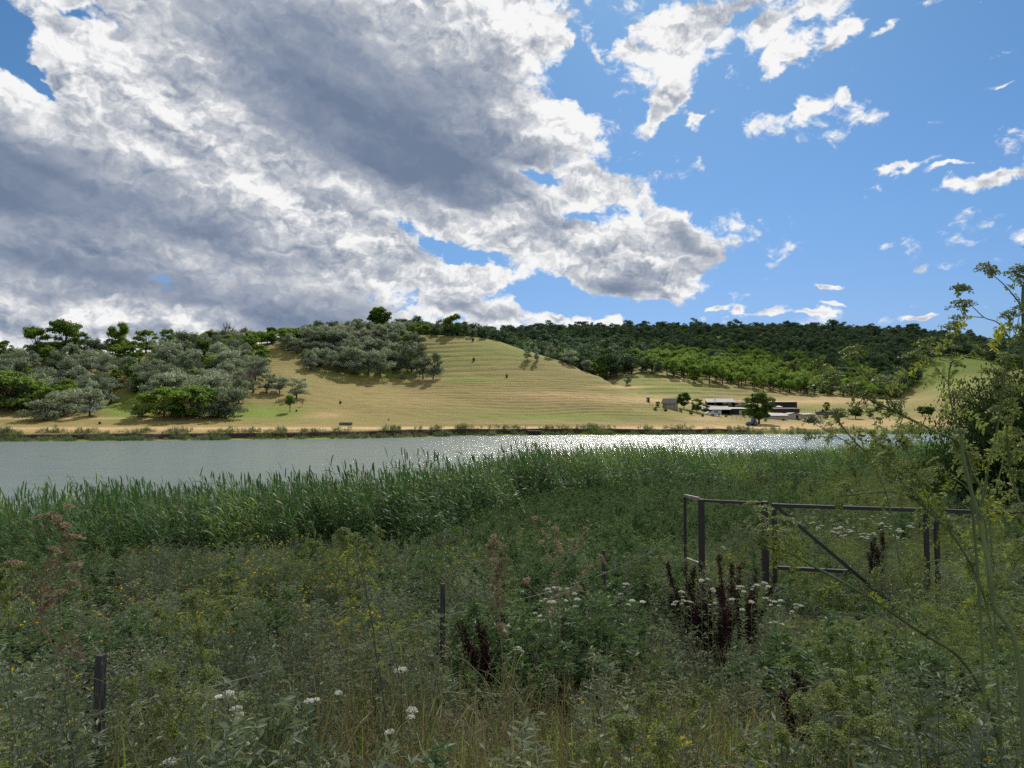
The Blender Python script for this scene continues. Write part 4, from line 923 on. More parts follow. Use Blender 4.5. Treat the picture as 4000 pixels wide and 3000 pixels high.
for px, py, h, lab in ((2745, 1628, 14, "scrub at the left end of the low shed"), (2835, 1632, 12, "weedy bush before the dark open shed"), (2990, 1650, 12, "weeds at the foot of the stable wall by the round tree"), (3060, 1648, 10, "weeds along the middle of the long stable"), (3120, 1646, 10, "weeds below the stable door"),
    (3225, 1640, 20, "shrub between the rubble pile and the plank fence"), (3290, 1628, 22, "shrub right of the plank fence"), (3430, 1645, 16, "low shrub right of the thin meadow tree"), (2600, 1604, 12, "weeds below the stone house windows"), (2660, 1612, 16, "undergrowth beneath the dark tree by the house"), (2560, 1600, 14, "bush left of the stone house"), (2700, 1622, 20, "hedge bush downhill of the two farm trees")):
    tpx('shrub', ACAC + DARKT, px, py, h, lab, cat='shrub', wide=1.5)

# ------------------------------------------------------------------ near vegetation: stock of plant meshes
F_REED = foliage('reed_leaves', (.040, .102, .028), (.145, .240, .080), .34, .15, .5, 1.5, 1.2)
F_REED2 = foliage('reed_leaves_pale', (.16, .26, .050), (.30, .40, .095), .35, .15, .5, 1.5, 1.2)
F_STALK = foliage('green_stalks', (.11, .150, .060), (.21, .26, .11), .1, .2, .55, 2.0)
F_GREY = foliage('grey_green_herb', (.105, .135, .085), (.270, .305, .205), .25, .15, .55, 1.2)
F_GREEN = foliage('green_herb', (.070, .125, .050), (.165, .235, .105), .3, .2, .5, 1.0)
F_FERN = foliage('yellow_green_herb', (.130, .165, .050), (.300, .345, .125), .35, .15, .5, 1.5)
F_STRAW = foliage('dry_grass', (.150, .130, .070), (.330, .285, .165), .3, .12, .6, 1.2, 1.0)
F_GRASS = foliage('green_grass', (0.109, 0.160, 0.043), (0.239, 0.297, 0.087), .35, .2, .5, 1.2)
F_DRY = foliage('dry_seed_heads', (.21, .150, .10), (.42, .32, .21), .15, .1, .7, 2.0, 1.0)
F_DOCK = foliage('dock_seeds', (.024, .012, .009), (.062, .028, .019), .05, .15, .7, 2.0, 1.0)
F_WHITE = foliage('white_florets', (.58, .58, .50), (.80, .80, .74), .15, .1, .7, 4.0, 1.0)
F_YEL = foliage('yellow_florets', (.80, .58, .01), (.90, .74, .03), .2, .1, .6, 4.0, 1.0)
F_YLEAF = foliage('yellowing_leaves', (.20, .25, .05), (.46, .46, .08), .45, .2, .5, 2.0, 1.1)
F_PINK = foliage('thistle_florets', (.25, .10, .28), (.40, .18, .42), .2, .1, .6, 4.0, 1.0)
G = np.random.default_rng(2024)
def rdir(n, up=0.0, g=G):
    d = g.normal(size=(n, 3)); d[:, 2] = np.abs(d[:, 2]) * 1.0 + up; return d / np.linalg.norm(d, axis=1, keepdims=True)
def blades(b, base, hd, length, width, bend, mat, tint, seg=4, up=1.0):
    """arching strips: base [n,3], hd [n,2] heading, bend 0..1"""
    n = len(base); t = np.linspace(0, 1, seg + 1)[None, :, None]
    hd3 = np.concatenate([hd, np.zeros((n, 1))], 1)[:, None, :]
    L = length[:, None, None]; bd = bend[:, None, None]
    P = base[:, None, :] + hd3 * L * (t * .35 * bd + t ** 2 * .65 * bd) + np.array([0, 0, 1.0]) * L * (t * up - t ** 2 * bd * .75 * up - t ** 3 * .15 * bd)
    w = width[:, None] * np.clip(np.sin(math.pi * (.12 + .88 * t[0, :, 0])) + .12, .06, 1)[None]
    w[:, -1] *= .15
    side = np.stack([-hd[:, 1], hd[:, 0], G.normal(size=n) * .3], 1); side /= np.linalg.norm(side, axis=1, keepdims=True)
    b.ribbons(P, w, side, mat, tint)
def m_reed(seed, pale=False):
    """a square metre of common reed, leaves streaming to the left in the wind"""
    g = np.random.default_rng(seed); b = MB()
    for _ in range(13):
        x, y = g.uniform(-.6, .6, 2); h = g.uniform(1.5, 2.8); ln = g.uniform(.12, .46); tilt = np.array([-ln, g.normal() * .08])
        k = 6; t = np.linspace(0, 1, k); P = np.stack([x + tilt[0] * h * t ** 2 * .8, y + tilt[1] * h * t, h * t * (1 - .05 * t)], 1)
        if g.uniform() < .13:      # last year's cane with its brown plume
            b.tube(P * [1, 1, 1.02], np.linspace(.006, .003, k), 3, 2, g.uniform(.3, 1), cap=False)
            m_ = 46; f_ = g.uniform(.88, 1.04, m_); q = np.stack([np.interp(f_, t, P[:, 0]) - g.uniform(0, .08, m_), np.interp(f_, t, P[:, 1]) + g.normal(size=m_) * .02, f_ * P[-1, 2]], 1); b.leaves(q, np.array([[-.8, 0, .5]]) + g.normal(size=(m_, 3)) * .4, g.normal(size=(m_, 3)), .06, .012, 2, g.uniform(0, 1, m_)); continue
        b.tube(P, np.linspace(.0065, .0025, k), 3, 0, g.uniform(.2, .7), cap=False)
        nl = int(g.integers(10, 14)); f = np.linspace(.18, 1.0, nl) + g.normal(size=nl) * .015; f = np.clip(f, .1, 1)
        base = np.stack([np.interp(f, t, P[:, 0]), np.interp(f, t, P[:, 1]), np.interp(f, t, P[:, 2])], 1)
        a = np.where(np.arange(nl) % 2 == 0, g.normal(math.pi, .5, nl), g.normal(math.pi, 1.1, nl)); hd = np.stack([np.cos(a), np.sin(a)], 1)
        L = g.uniform(.38, .78, nl) * np.where(f > .93, .75, 1); blades(b, base, hd, L, g.uniform(.028, .052, nl), g.uniform(.35, 1.15, nl) * np.where(f > .9, .4, 1), 1, g.uniform(0, 1, nl), 4, .85)
    return b.mesh('reeds', [F_STALK, F_REED2 if pale else F_REED, F_STRAW])
def branchy(g, b, x, y, h, nbr, leaf, lw, mats, spread=.45, headmat=None, head=0, hs=.012, droop=0.0, leafn=7, lean=(0, 0), stemr=.0035, leafmat=1):
    """upright herb: stem, side shoots from the middle up, small leaves all along, optional heads at the tips"""
    k = 5; t = np.linspace(0, 1, k); lx, ly = lean[0] + g.normal() * .09, lean[1] + g.normal() * .09
    S0 = np.stack([x + lx * h * t ** 1.5, y + ly * h * t ** 1.5, h * t], 1); b.tube(S0, np.linspace(stemr, stemr * .4, k), 3, 0, g.uniform(0, 1), cap=False)
    tips = [S0[-1]]; C, Dn = [], []
    def along(P, n):
        f = g.uniform(.05, 1, n); q = np.stack([np.interp(f, np.linspace(0, 1, len(P)), P[:, i]) for i in range(3)], 1); C.append(q); d = g.normal(size=(n, 3)); d[:, 2] = np.abs(d[:, 2]) * .7 - droop; Dn.append(d)
    along(S0, leafn * 2)
    for _ in range(nbr):
        f = g.uniform(.3, .95); p = np.array([np.interp(f, t, S0[:, i]) for i in range(3)]); a = g.uniform(0, 6.28); L = h * (1 - f * .75) * g.uniform(.35, .7) * spread * 2
        e = p + np.array([math.cos(a) * L * .55, math.sin(a) * L * .55, L * .8]); mid = (p + e) / 2 + np.array([math.cos(a), math.sin(a), 0]) * L * .12
        P = np.stack([p, mid, e]); b.tube(P, [stemr * .5, stemr * .4, stemr * .2], 3, 0, g.uniform(0, 1), cap=False); along(P, leafn); tips.append(e)
    C = np.concatenate(C); Dn = np.concatenate(Dn); n = len(C)
    N = g.normal(size=(n, 3)); b.leaves(C, Dn, N, leaf * g.uniform(.5, 1.3, n), lw * g.uniform(.7, 1.3, n), leafmat, g.uniform(0, 1, n), .15)
    if headmat is not None:
        for tp in tips:
            if g.uniform() < head:
                m_ = 7; d = rdir(m_, .3, g); b.leaves(np.repeat(tp[None], m_, 0), d, g.normal(size=(m_, 3)), hs * g.uniform(.7, 1.3, m_), hs * .8, headmat, g.uniform(0, 1, m_))
    return tips
def m_grey(seed, fl=.35):
    g = np.random.default_rng(seed); b = MB()
    for _ in range(11): branchy(g, b, *g.uniform(-.45, .45, 2), g.uniform(.4, 1.0), 8, .062, .015, None, headmat=2, head=fl * .5, hs=.021, leafn=9, stemr=.0042)
    return b.mesh('grey_herbs', [F_GREY, F_GREY, F_YEL])
def m_green(seed, big=1.0):
    g = np.random.default_rng(seed); b = MB()
    for _ in range(10): branchy(g, b, *g.uniform(-.42, .42, 2), g.uniform(.5, 1.3) * big, 7, .095, .026, None, spread=.25, leafn=12, droop=.15, stemr=.0045)
    return b.mesh('green_herbs', [F_STALK, F_GREEN])
def m_fern(seed):
    """feathery leaves and small seed umbels"""
    g = np.random.default_rng(seed); b = MB()
    for _ in range(9):
        tips = branchy(g, b, *g.uniform(-.4, .4, 2), g.uniform(.5, 1.1), 6, .03, .008, None, leafn=12, droop=.1)
        for tp in tips:
            if g.uniform() < .6: n = 40; d = rdir(n, .5, g); P = tp + d * g.uniform(.02, .075, (n, 1)) * np.array([1, 1, .35]); b.leaves(P, g.normal(size=(n, 3)), g.normal(size=(n, 3)), .013, .010, 1, g.uniform(0, 1, n))
    n = 420; a = g.uniform(0, 6.28, n); r = g.uniform(0, .5, n); P = np.stack([np.cos(a) * r, np.sin(a) * r, g.uniform(.03, .55, n)], 1); b.leaves(P, rdir(n, .1, g), g.normal(size=(n, 3)), .07 * g.uniform(.4, 1.2, n), .018, 1, g.uniform(0, 1, n))
    return b.mesh('ferny_herbs', [F_STALK, F_FERN])
def m_grass(seed, dry=.7, tall=.8, n=170):
    g = np.random.default_rng(seed); b = MB()
    a = g.uniform(0, 6.28, n); base = np.concatenate([g.uniform(-.42, .42, (n, 2)), np.zeros((n, 1))], 1)
    hd = np.stack([np.cos(a) - .35, np.sin(a)], 1); hd /= np.linalg.norm(hd, axis=1, keepdims=True); isd = g.uniform(size=n) < dry
    for k_, mt in ((isd, 0), (~isd, 1)):
        if k_.sum(): m_ = int(k_.sum()); blades(b, base[k_], hd[k_], g.uniform(.35, 1, m_) * tall, g.uniform(.005, .011, m_), g.uniform(.1, .8, m_), mt, g.uniform(0, 1, m_), 4, 1.0)
    for _ in range(26):    # seed panicles
        x, y = g.uniform(-.42, .42, 2); h = g.uniform(.5, 1) * tall * 1.05; l = g.uniform(.0, .3); P = np.stack([x - l * h * np.linspace(0, 1, 4) ** 2, np.full(4, y), h * np.linspace(0, 1, 4)], 1); b.tube(P, [.0018, .0015, .0012, .001], 3, 0, .6, cap=False)
        m_ = 12; f = g.uniform(.75, 1.04, m_); q = np.stack([x - l * h * f ** 2, np.full(m_, y), h * f], 1); b.leaves(q, rdir(m_, .6, g), g.normal(size=(m_, 3)), .022, .004, 0, g.uniform(.4, 1, m_))
    return b.mesh('grasses', [F_STRAW, F_GRASS])
def umbel(b, g, tip, axis, size, mat, stalkmat, rays=12, dens=9, fl=.010, flat=.25):
    """flower plate: rays to small heads of florets"""
    ax = Vector(axis).normalized(); s1 = ax.orthogonal().normalized(); s2 = ax.cross(s1)
    for i in range(rays):
        a = i * 2.4; r = size * math.sqrt((i + .5) / rays); e = Vector(tip) + s1 * (math.cos(a) * r) + s2 * (math.sin(a) * r) + ax * (size * .55 - r * flat)
        b.tube([tip, Vector(tip).lerp(e, .55) + ax * size * .04, e], [.0014, .0011, .0009], 3, stalkmat, .5, cap=False)
        n = dens; d = g.normal(size=(n, 3)); d -= np.outer(d @ np.array(ax), np.array(ax)) * .6
        P = np.array(e) + d * size * .10; b.leaves(P, d, np.array(ax) + g.normal(size=(n, 3)) * .4, fl, fl * .9, mat, g.uniform(0, 1, n))
def m_yarrow(seed, n=5, cl=.9):
    g = np.random.default_rng(seed); b = MB()
    for _ in range(n):
        x, y = g.uniform(-.3, .3, 2); h = g.uniform(.5, .95); tip = Vector((x + g.normal() * .06, y + g.normal() * .06, h)); b.tube([(x, y, 0), (x, y, h * .5), tip], [.003, .0025, .002], 3, 0, .5, cap=False)
        for _ in range(int(g.integers(1, 4))): q = tip + Vector((g.normal() * .05, g.normal() * .05, g.normal() * .02)); b.tube([tip - Vector((0, 0, .08)), q], [.0018, .0014], 3, 0, .5, cap=False); umbel(b, g, q, (g.normal() * .15, g.normal() * .15, 1), g.uniform(.028, .05), 1, 0, 9, 12, .009)
        m_ = 34; f = g.uniform(0, .85, m_); P = np.stack([np.full(m_, x), np.full(m_, y), h * f], 1); b.leaves(P, rdir(m_, 0, g), g.normal(size=(m_, 3)), .05, .009, 2, g.uniform(0, 1, m_))
    return b.mesh('yarrow', [F_STALK, F_WHITE, F_GREY])
REEDS = [m_reed(i) for i in range(5)] + [m_reed(20 + i, True) for i in range(1)]
HERB = [m_grey(31), m_grey(32), m_grey(33, .0), m_grey(34, .0), m_green(41), m_green(42), m_green(43, .8), m_fern(51), m_fern(52), m_grass(61, .8, .75), m_grass(62, .55, .85), m_grass(63, .3, .65), m_yarrow(71), m_yarrow(72), m_grass(64, .9, .55, 110), m_grey(35, .9)]
# ------------------------------------------------------------------ reed belt
DNF = lambda u: pchip(_u, _Dk[:, 9], np.clip(u, _u[0] + .001, _u[-1] - .001))
g = np.random.default_rng(91); N = 60000
y = np.sqrt(g.uniform(12 ** 2, 118 ** 2, N)); u = g.uniform(-1.15, .86, N); x = u * y; dn = DNF(u)
ppx = 2000 + u * FPX
belt = np.interp(ppx, [-1500, 0, 600, 1200, 1600, 2000, 2300, 2600, 3000, 3500, 4500], [8, 9.2, 12.5, 11.5, 15, 20, 24, 30, 32, 42, 50])
edge = _n2(x, y, .5, 61) * 1.0; ragged = _n2(x, y, .8, 63) * 1.8
ok = (y < dn + 3.2 + edge) & (y > dn + 3.2 - belt + ragged) & (_n2(x, y, 1.3, 64) > -.8)
cell = {}; sel = []
for i in np.nonzero(ok)[0]:
    s_ = .62 if y[i] < 45 else .95
    k = (int(x[i] // s_), int(y[i] // s_))
    if k in cell: continue
    cell[k] = 1; sel.append(i)
sel = np.array(sel, int); zz = np.maximum(H(x[sel], y[sel], False), -.5)
hs = np.clip(1.02 + _n2(x[sel], y[sel], .35, 62) * .12 + g.normal(size=len(sel)) * .11, .65, 1.35) * np.interp(ppx[sel], [2100, 2500, 2900, 3300, 3800], [1.0, .92, .78, .66, .60])
rd = scatter('reeds', np.stack([x[sel], y[sel], zz], 1), g.normal(0, .35, len(sel)), np.stack([hs * 1.05, hs * 1.05, hs], 1), np.where(_n2(x[sel], y[sel], .5, 66) + g.normal(size=len(sel)) * .3 > .95 - .25 * (ppx[sel] > 2200), 5, g.integers(0, 5, len(sel))), REEDS)
tag(rd, kind='stuff'); print('reeds', len(sel))
# ------------------------------------------------------------------ weeds between the fence line and the reeds, and at the viewer's feet
N = 90000
y = np.sqrt(g.uniform(1.9 ** 2, 60 ** 2, N)); u = g.uniform(-1.3, 1.3, N); x = u * y; dn = DNF(u); ppx = 2000 + u * FPX
belt = np.interp(ppx, [-1500, 0, 600, 1200, 1600, 2000, 2300, 2600, 3000, 3500, 4500], [8, 9.2, 12.5, 11.5, 15, 20, 24, 30, 32, 42, 50])
ok = (y < dn + 4.2 - belt) & (x * x + y * y > 2.35 ** 2)
cell = {}; sel = []
for i in np.nonzero(ok)[0]:
    s_ = .40 if y[i] < 12 else (.50 if y[i] < 25 else .62)
    k = (int(x[i] // s_), int(y[i] // s_))
    if k in cell: continue
    cell[k] = 1; sel.append(i)
sel = np.array(sel, int); X, Y, PXs = x[sel], y[sel], ppx[sel]; zz = H(X, Y); PYs = 1617 + (CAMZ - zz - .5) / Y * FPX
# the mix of kinds drifts over the bank: yellow knapweed left, rank green in the middle, dry grass at the bottom, feathery herbs right
def bump2(cx, cy_, rx, ry): return np.exp(-(((PXs - cx) / rx) ** 2 + ((PYs - cy_) / ry) ** 2))
nzv = [_n2(X, Y, 1.0, 300 + i) * .55 for i in range(7)]
wts = np.stack([
    .08 + bump2(1000, 2350, 900, 250) * 1.6 + nzv[0],                                     # knapweed in flower
    .55 + bump2(1400, 2550, 1300, 250) * .8 + bump2(2500, 2450, 700, 200) * .6 + nzv[1],     # grey herbs
    .35 + bump2(2100, 2250, 500, 300) * 1.2 + bump2(2500, 2000, 700, 150) * 1.3 + bump2(300, 2350, 500, 300) * .4 + nzv[2],   # green herbs
    .15 + bump2(3500, 2500, 650, 650) * 1.3 + bump2(700, 2500, 500, 300) * .45 + bump2(3500, 1900, 600, 150) * .9 + nzv[3],   # feathery
    .10 + bump2(2000, 2950, 1200, 260) * 2.0 + bump2(3000, 2650, 500, 200) * .5 + nzv[4],    # dry grass
    .12 + bump2(2000, 2950, 1200, 240) * 1.9 + bump2(3200, 2300, 700, 300) * .3 + nzv[5],     # greener grass
    .02 + bump2(3350, 2060, 420, 60) * 1.6 + bump2(2250, 2400, 260, 200) * .5 + bump2(2850, 2400, 260, 120) * .4 + nzv[6] * .15], 1)   # yarrow
kinds = [[0, 1, 15], [2, 3], [4, 5, 6], [7, 8], [9, 14], [10, 11], [12, 13]]
wts = np.clip(wts, 0, None) ** 2; wts /= wts.sum(1, keepdims=True); c_ = (wts.cumsum(1) < g.uniform(size=(len(sel), 1))).sum(1)
pick = np.array([kinds[min(c, 6)][g.integers(0, len(kinds[min(c, 6)]))] for c in c_])
lump = _n2(X, Y, 1.7, 401)
sc = g.uniform(.80, 1.15, len(sel)) * (1 + .22 * lump) * np.interp(Y, [2, 3.4, 5, 9.5, 12, 16], [.72, .80, .80, .84, 1.02, 1.14])
grass = np.isin(pick, (9, 10, 11, 14)); sc = np.where(grass & (Y < 8), sc * 1.45, sc)
for spx, sD in ((390, 4.6), (1730, 8.3), (2358, 11.5), (2700, 9.0), (2850, 9.2), (1890, 7.2), (2990, 11.5), (3110, 12.9), (3250, 12.8), (3370, 12.7)):      # trodden strip along the stakes: low growth on the viewer's side
    near_s = (np.abs(PXs - spx) < (130 if sD < 5 else 90)) & (Y < sD + .15) & (Y > sD - 3.0); sc = np.where(near_s, sc * (.42 if sD < 11 else .5), sc)
keep = (lump > -.74) | (Y > 16)
pick = np.where((Y < 5.2) & np.isin(pick, (4, 5, 6)) & (g.uniform(size=len(pick)) < .6), 2, pick)
wd = np.clip(sc + .28, .7, 1.1); sc = np.stack([wd, wd, sc], 1)      # low growth is bushy, not miniature
X, Y, zz, sc, pick = X[keep], Y[keep], zz[keep], sc[keep], pick[keep]; sel = sel[keep]
w = scatter('weeds', np.stack([X, Y, zz - .02], 1), g.uniform(0, 6.28, len(sel)), sc, pick, HERB, tilt=g.normal(0, .09, (len(sel), 2)))
tag(w, kind='stuff'); print('weeds', len(sel))
# far bank: rough tufts along the cut bank and the waterline, and scrub on the slope
N = 5200; u = g.uniform(-.95, .75, N); df = pchip(_u, _Dk[:, 12], np.clip(u, _u[0] + .001, _u[-1] - .001))
y = df + np.where(g.uniform(size=N) < .5, g.uniform(-.6, 3.0, N), g.uniform(3.6, 7.5, N)); x = u * y
clump = _n2(x, y, .5, 81); k_ = clump > -.25; x, y, clump = x[k_], y[k_], clump[k_]
t_ = scatter('bank_grass', np.stack([x, y, H(x, y) - .03], 1), g.uniform(0, 6.28, len(x)), g.uniform(.5, 1.1, len(x)) * (1 + np.clip(clump, 0, 1) * .6), np.where(g.uniform(size=len(x)) < .35, g.integers(0, 2, len(x)) + 2, g.integers(3, 6, len(x)) - 3 + 4), [HERB[i] for i in (9, 10, 2, 3, 4, 11, 14)])
tag(t_, kind='stuff')
# ------------------------------------------------------------------ wire fence: wooden stakes and three strands
M_STAKE = plain('weathered_stake', (.095, .092, .090), (.026, .026, .028), .85, 9, stretch=(4, 4, .4), bump=.5)
M_WIRE = plain('dull_wire', (.30, .30, .28), (.20, .17, .14), .6)
M_STEEL = plain('painted_steel', (.026, .027, .029), (.036, .029, .024), .6, 7, spec=.4, bump=.2)
M_STEELP = plain('worn_pale_steel', (.30, .25, .23), (.16, .11, .09), .55, 9, spec=.4)
STK = [(390, 2560, 4.6, .050, "thickest grey wooden stake with a square pale top, nearest the viewer at the left"), (1730, 2280, 8.3, .056, "grey wooden stake in the middle of the weeds, second from the left"), (2358, 2150, 11.5, .060, "most distant slim grey stake, third from the left, left of the steel gate")]
tops = []
for px, py, D, w_, lab in STK:
    p = PX(px, py, D); zg = gz(p.x, p.y); o = thing('fence_stake', (p.x, p.y, zg), lab, 'stake', 'stakes of the wire fence', rz=R(random.uniform(-12, 12)))
    h = p.z - zg; b = MB(); a = w_ / 2; V = []; k = 9
    for i in range(k):
        f = i / (k - 1); z = -.3 + (h + .3) * f; e = a * (1.08 - .1 * f) * (1 if i < k - 1 else .93); jx, jy = random.gauss(0, .0015), random.gauss(0, .0015) + .01 * f
        V += [(-e + jx, -e + jy, z), (e + jx, -e + jy, z), (e + jx, e + jy, z), (-e + jx, e + jy, z)]
    F = [[i * 4 + j, i * 4 + (j + 1) % 4, i * 4 + 4 + (j + 1) % 4, i * 4 + 4 + j] for i in range(k - 1) for j in range(4)] + [[k * 4 - 4, k * 4 - 3, k * 4 - 2, k * 4 - 1]]
    b.raw(V, F).build('shaft', M_STAKE, o); tops.append((p, zg))
    MB().box(-a - .004, a + .004, -a - .006, a + .006, h - .36, h - .345).box(-.02, .02, -a - .012, -a - .002, h - .375, h - .33).build('wire_tie', M_WIRE, o)
gp = PX(2670, 1935, 14.3)
p4 = (Vector((gp.x, gp.y, gp.z)), gz(gp.x, gp.y))
p0 = (tops[0][0] + (tops[0][0] - tops[1][0]), 0); p0 = (p0[0], gz(p0[0].x, p0[0].y))
for dz_, lab in ((.36, "upper rusty wire strand of the stake fence"), (.80, "lower rusty wire strand half lost in the weeds")):
    pts = []
    seq = [p0] + tops + [p4]
    for i in range(len(seq) - 1):
        a, c = seq[i][0], seq[i + 1][0]
        for k in range(12): f = k / 12; q = a.lerp(c, f) - Vector((0, .04, dz_ + (.32 if i == len(seq) - 2 else 0) * f)); q.z -= math.sin(f * math.pi) * .05; pts.append(q)
    tag(MB().tube(pts, .0040, 4).build('fence_wire', M_WIRE), lab, 'wire')
# ------------------------------------------------------------------ steel gate
TOPZ = 4.365; GA, GB_, GC, GD = Vector((3.46, 14.3, TOPZ)), Vector((3.64, 13.74, TOPZ)), Vector((4.70, 13.29, TOPZ)), Vector((4.85, 13.22, TOPZ))
# gate line beyond: down-range point seen at the right edge of the photo
GE, GF = Vector((7.26, 12.54, TOPZ)), Vector((7.42, 12.50, TOPZ)); GG = Vector((9.85, 11.82, TOPZ))
gt = thing('steel_fence_panel', (GB_.x, GB_.y, gz(GB_.x, GB_.y)), "dark steel fence panel with a narrow return section at the left end of the gate", 'fence panel'); org = gt.location.copy()
def barw(a, c, w_, m_, name, par, org_, h_=None): return MB().bar(Vector(a) - org_, Vector(c) - org_, w_, h_).build(name, m_, par)
def dn_(p, z): return Vector((p.x, p.y, z))
barw(dn_(GA, 2.2), GA + Vector((0, 0, -.03)), .05, M_STEEL, 'post', gt, org)
barw(dn_(GB_, 2.2), GB_ + Vector((0, 0, .0)), .10, M_STEEL, 'post', gt, org)
barw(dn_(GC, 2.2), GC + Vector((0, 0, .01)), .10, M_STEEL, 'post', gt, org)
barw(GA, GB_ + Vector((-.03, .06, 0)), .055, M_STEELP, 'rail', gt, org)
barw(dn_(GA, 3.12), dn_(GB_, 3.12) + Vector((-.03, .06, 0)), .05, M_STEELP, 'rail', gt, org)
barw(GB_ + Vector((.055, -.02, -.03)), GC + Vector((-.055, .02, -.03)), .05, M_STEEL, 'rail', gt, org)
def leaf(a, c, label, flip):
    o = thing('gate_leaf', (a.x, a.y, gz(a.x, a.y)), label, 'gate', 'two leaves of the steel gate'); og = o.location.copy(); d = (c - a).normalized(); e = .065
    barw(dn_(a, 2.55), a + Vector((0, 0, -.02)), e, M_STEEL, 'upright', o, og); barw(dn_(c, 2.55), c + Vector((0, 0, -.02)), e, M_STEEL, 'upright', o, og)
    barw(a + d * .034 + Vector((0, 0, -.055)), c - d * .034 + Vector((0, 0, -.055)), e, M_STEEL, 'rail', o, og)
    s, t_ = (a, c) if not flip else (c, a); dd = (t_ - s).normalized()
    hi, lo = s + dd * .05 + Vector((0, -.012, -.09)), dn_(s, 2.58) + dd * 2.0 + Vector((0, -.012, 0))
    barw(hi, lo, .06, M_STEEL, 'brace', o, og)
    f = (4.28 - 3.17) / (4.28 - 2.58); barw(dn_(s, 3.17) + dd * .034, dn_(s, 3.17) + dd * (1.98 * f), .06, M_STEEL, 'lower_rail', o, og)
    return o
leaf(GD, GE, "left gate leaf of dark square steel with a diagonal brace running down to the right", False)
leaf(GF, GG, "right gate leaf half hidden by tall weeds, its brace rising to the right", True)
GH = GG + (GG - GF).normalized() * .14
gp2 = thing('gate_post', (GH.x, GH.y, gz(GH.x, GH.y)), "right-hand steel post carrying the half-hidden gate leaf", 'post'); barw(dn_(GH, 2.2), GH, .10, M_STEEL, 'shaft', gp2, gp2.location.copy())
# ------------------------------------------------------------------ single plants that stand out
def dock(px, py, D, label, seed, n=5, lean=0.0, hmul=1.0):
    """clump of dead dock: brown seed spikes; px,py is the top"""
    g = np.random.default_rng(seed); p = PX(px, py, D); zg = gz(p.x, p.y); h = p.z - zg; o = thing('dock_plant', (p.x - lean * h * .6, p.y, zg), label, 'dock plant', 'dead brown dock plants'); st, sd = MB(), MB()
    for i in range(n):
        x0, y0 = g.normal(size=2) * .05; hh = h * g.uniform(.62, 1.0) if i else h; lx = lean + g.normal() * .16 * (i > 0); ly = g.normal() * .12
        t = np.linspace(0, 1, 6); P = np.stack([x0 + lx * hh * t, y0 + ly * hh * t, hh * t], 1); st.tube(P, np.linspace(.006, .002, 6), 4, 0, .5)
        for _ in range(9):
            f = g.uniform(.38, .98); s0 = np.array([np.interp(f, t, P[:, k]) for k in range(3)]); a = g.uniform(0, 6.28); L = .20 * (1.25 - f) * h * g.uniform(.7, 1.3); e = s0 + np.array([math.cos(a) * L * .30 + lx * L, math.sin(a) * L * .30, L])
            st.tube([s0, e], [.003, .0015], 3, 0, .5, cap=False); m_ = int(140 * L / .12 * .35) + 14; ff = g.uniform(0, 1.05, m_)[:, None]; q = s0 + (e - s0) * ff + g.normal(size=(m_, 3)) * .015; sd.leaves(q, g.normal(size=(m_, 3)), g.normal(size=(m_, 3)), .022, .017, 0, g.uniform(0, 1, m_))
        m_ = 150; f = g.uniform(.35, 1.03, m_); q = np.stack([np.interp(f, t, P[:, k]) for k in range(3)], 1) + g.normal(size=(m_, 3)) * .019; sd.leaves(q, g.normal(size=(m_, 3)), g.normal(size=(m_, 3)), .022, .017, 0, g.uniform(0, 1, m_))
    st.build('stem', F_DOCK, o); sd.build('seed_spike', F_DOCK, o)
dock(2650, 2195, 9.0, "dead brown dock clump leaning left before the tall left gate post", 1, 6, -.35)
dock(2820, 2170, 9.2, "tallest dead brown dock spikes standing upright between the two gate posts", 2, 8, -.05)
dock(2885, 2205, 9.4, "brown dock spikes just right of the tallest upright ones", 3, 4, .1)
dock(2935, 2320, 9.1, "low dark dock stems right of the white yarrow before the gate", 4, 4, .12)
dock(2760, 2300, 8.8, "short brown dock spikes among the white yarrow heads before the gate", 5, 4, -.15)
dock(1880, 2425, 7.2, "dead brown dock bent over to the right beside the second stake", 6, 6, -.30)
dock(3405, 2085, 12.6, "brown dock spikes behind the steel gate", 7, 2, .0)
dock(3450, 2070, 12.5, "narrow brown dock spike right of the pair behind the gate", 8, 2, .0)
dock(3165, 2650, 5.0, "dark dead dock low in the grass below the gate brace", 9, 4, -.1)
# yarrow plants
def yarrow(px, py, D, size, label, seed, heads=3, grp='white yarrow plants'):
    g = np.random.default_rng(seed); p = PX(px, py, D); zg = gz(p.x, p.y); h = p.z - zg; o = thing('yarrow_plant', (p.x, p.y, zg), label, 'yarrow', grp); st, fl, lv = MB(), MB(), MB(); tip = Vector((0, 0, h - .05))
    st.tube([(g.normal() * .05, g.normal() * .05, 0), (0, 0, h * .5), tip], [.0035, .003, .0025], 4, 0, .5)
    for i in range(heads):
        q = Vector((g.normal() * size * 1.1, g.normal() * size, h - abs(g.normal()) * .03)) if i else Vector((0, 0, h)); st.tube([tip - Vector((0, 0, .05)), q], [.002, .0016], 3, 0, .5, cap=False); umbel(fl, g, q - Vector((0, 0, size * .3)), (g.normal() * .12, g.normal() * .12, 1), size * .74 * (1 if i == 0 else g.uniform(.5, .9)), 0, 1, 12, 16, .0095)
    m_ = 70; f = g.uniform(.05, .92, m_); lv.leaves(np.stack([np.zeros(m_), np.zeros(m_), h * f], 1), rdir(m_, 0, g), g.normal(size=(m_, 3)), .07, .010, 0, g.uniform(0, 1, m_))
    st.build('stem', F_STALK, o); fl.build('flower_head', [F_WHITE, F_STALK], o); lv.build('foliage', F_GREY, o)
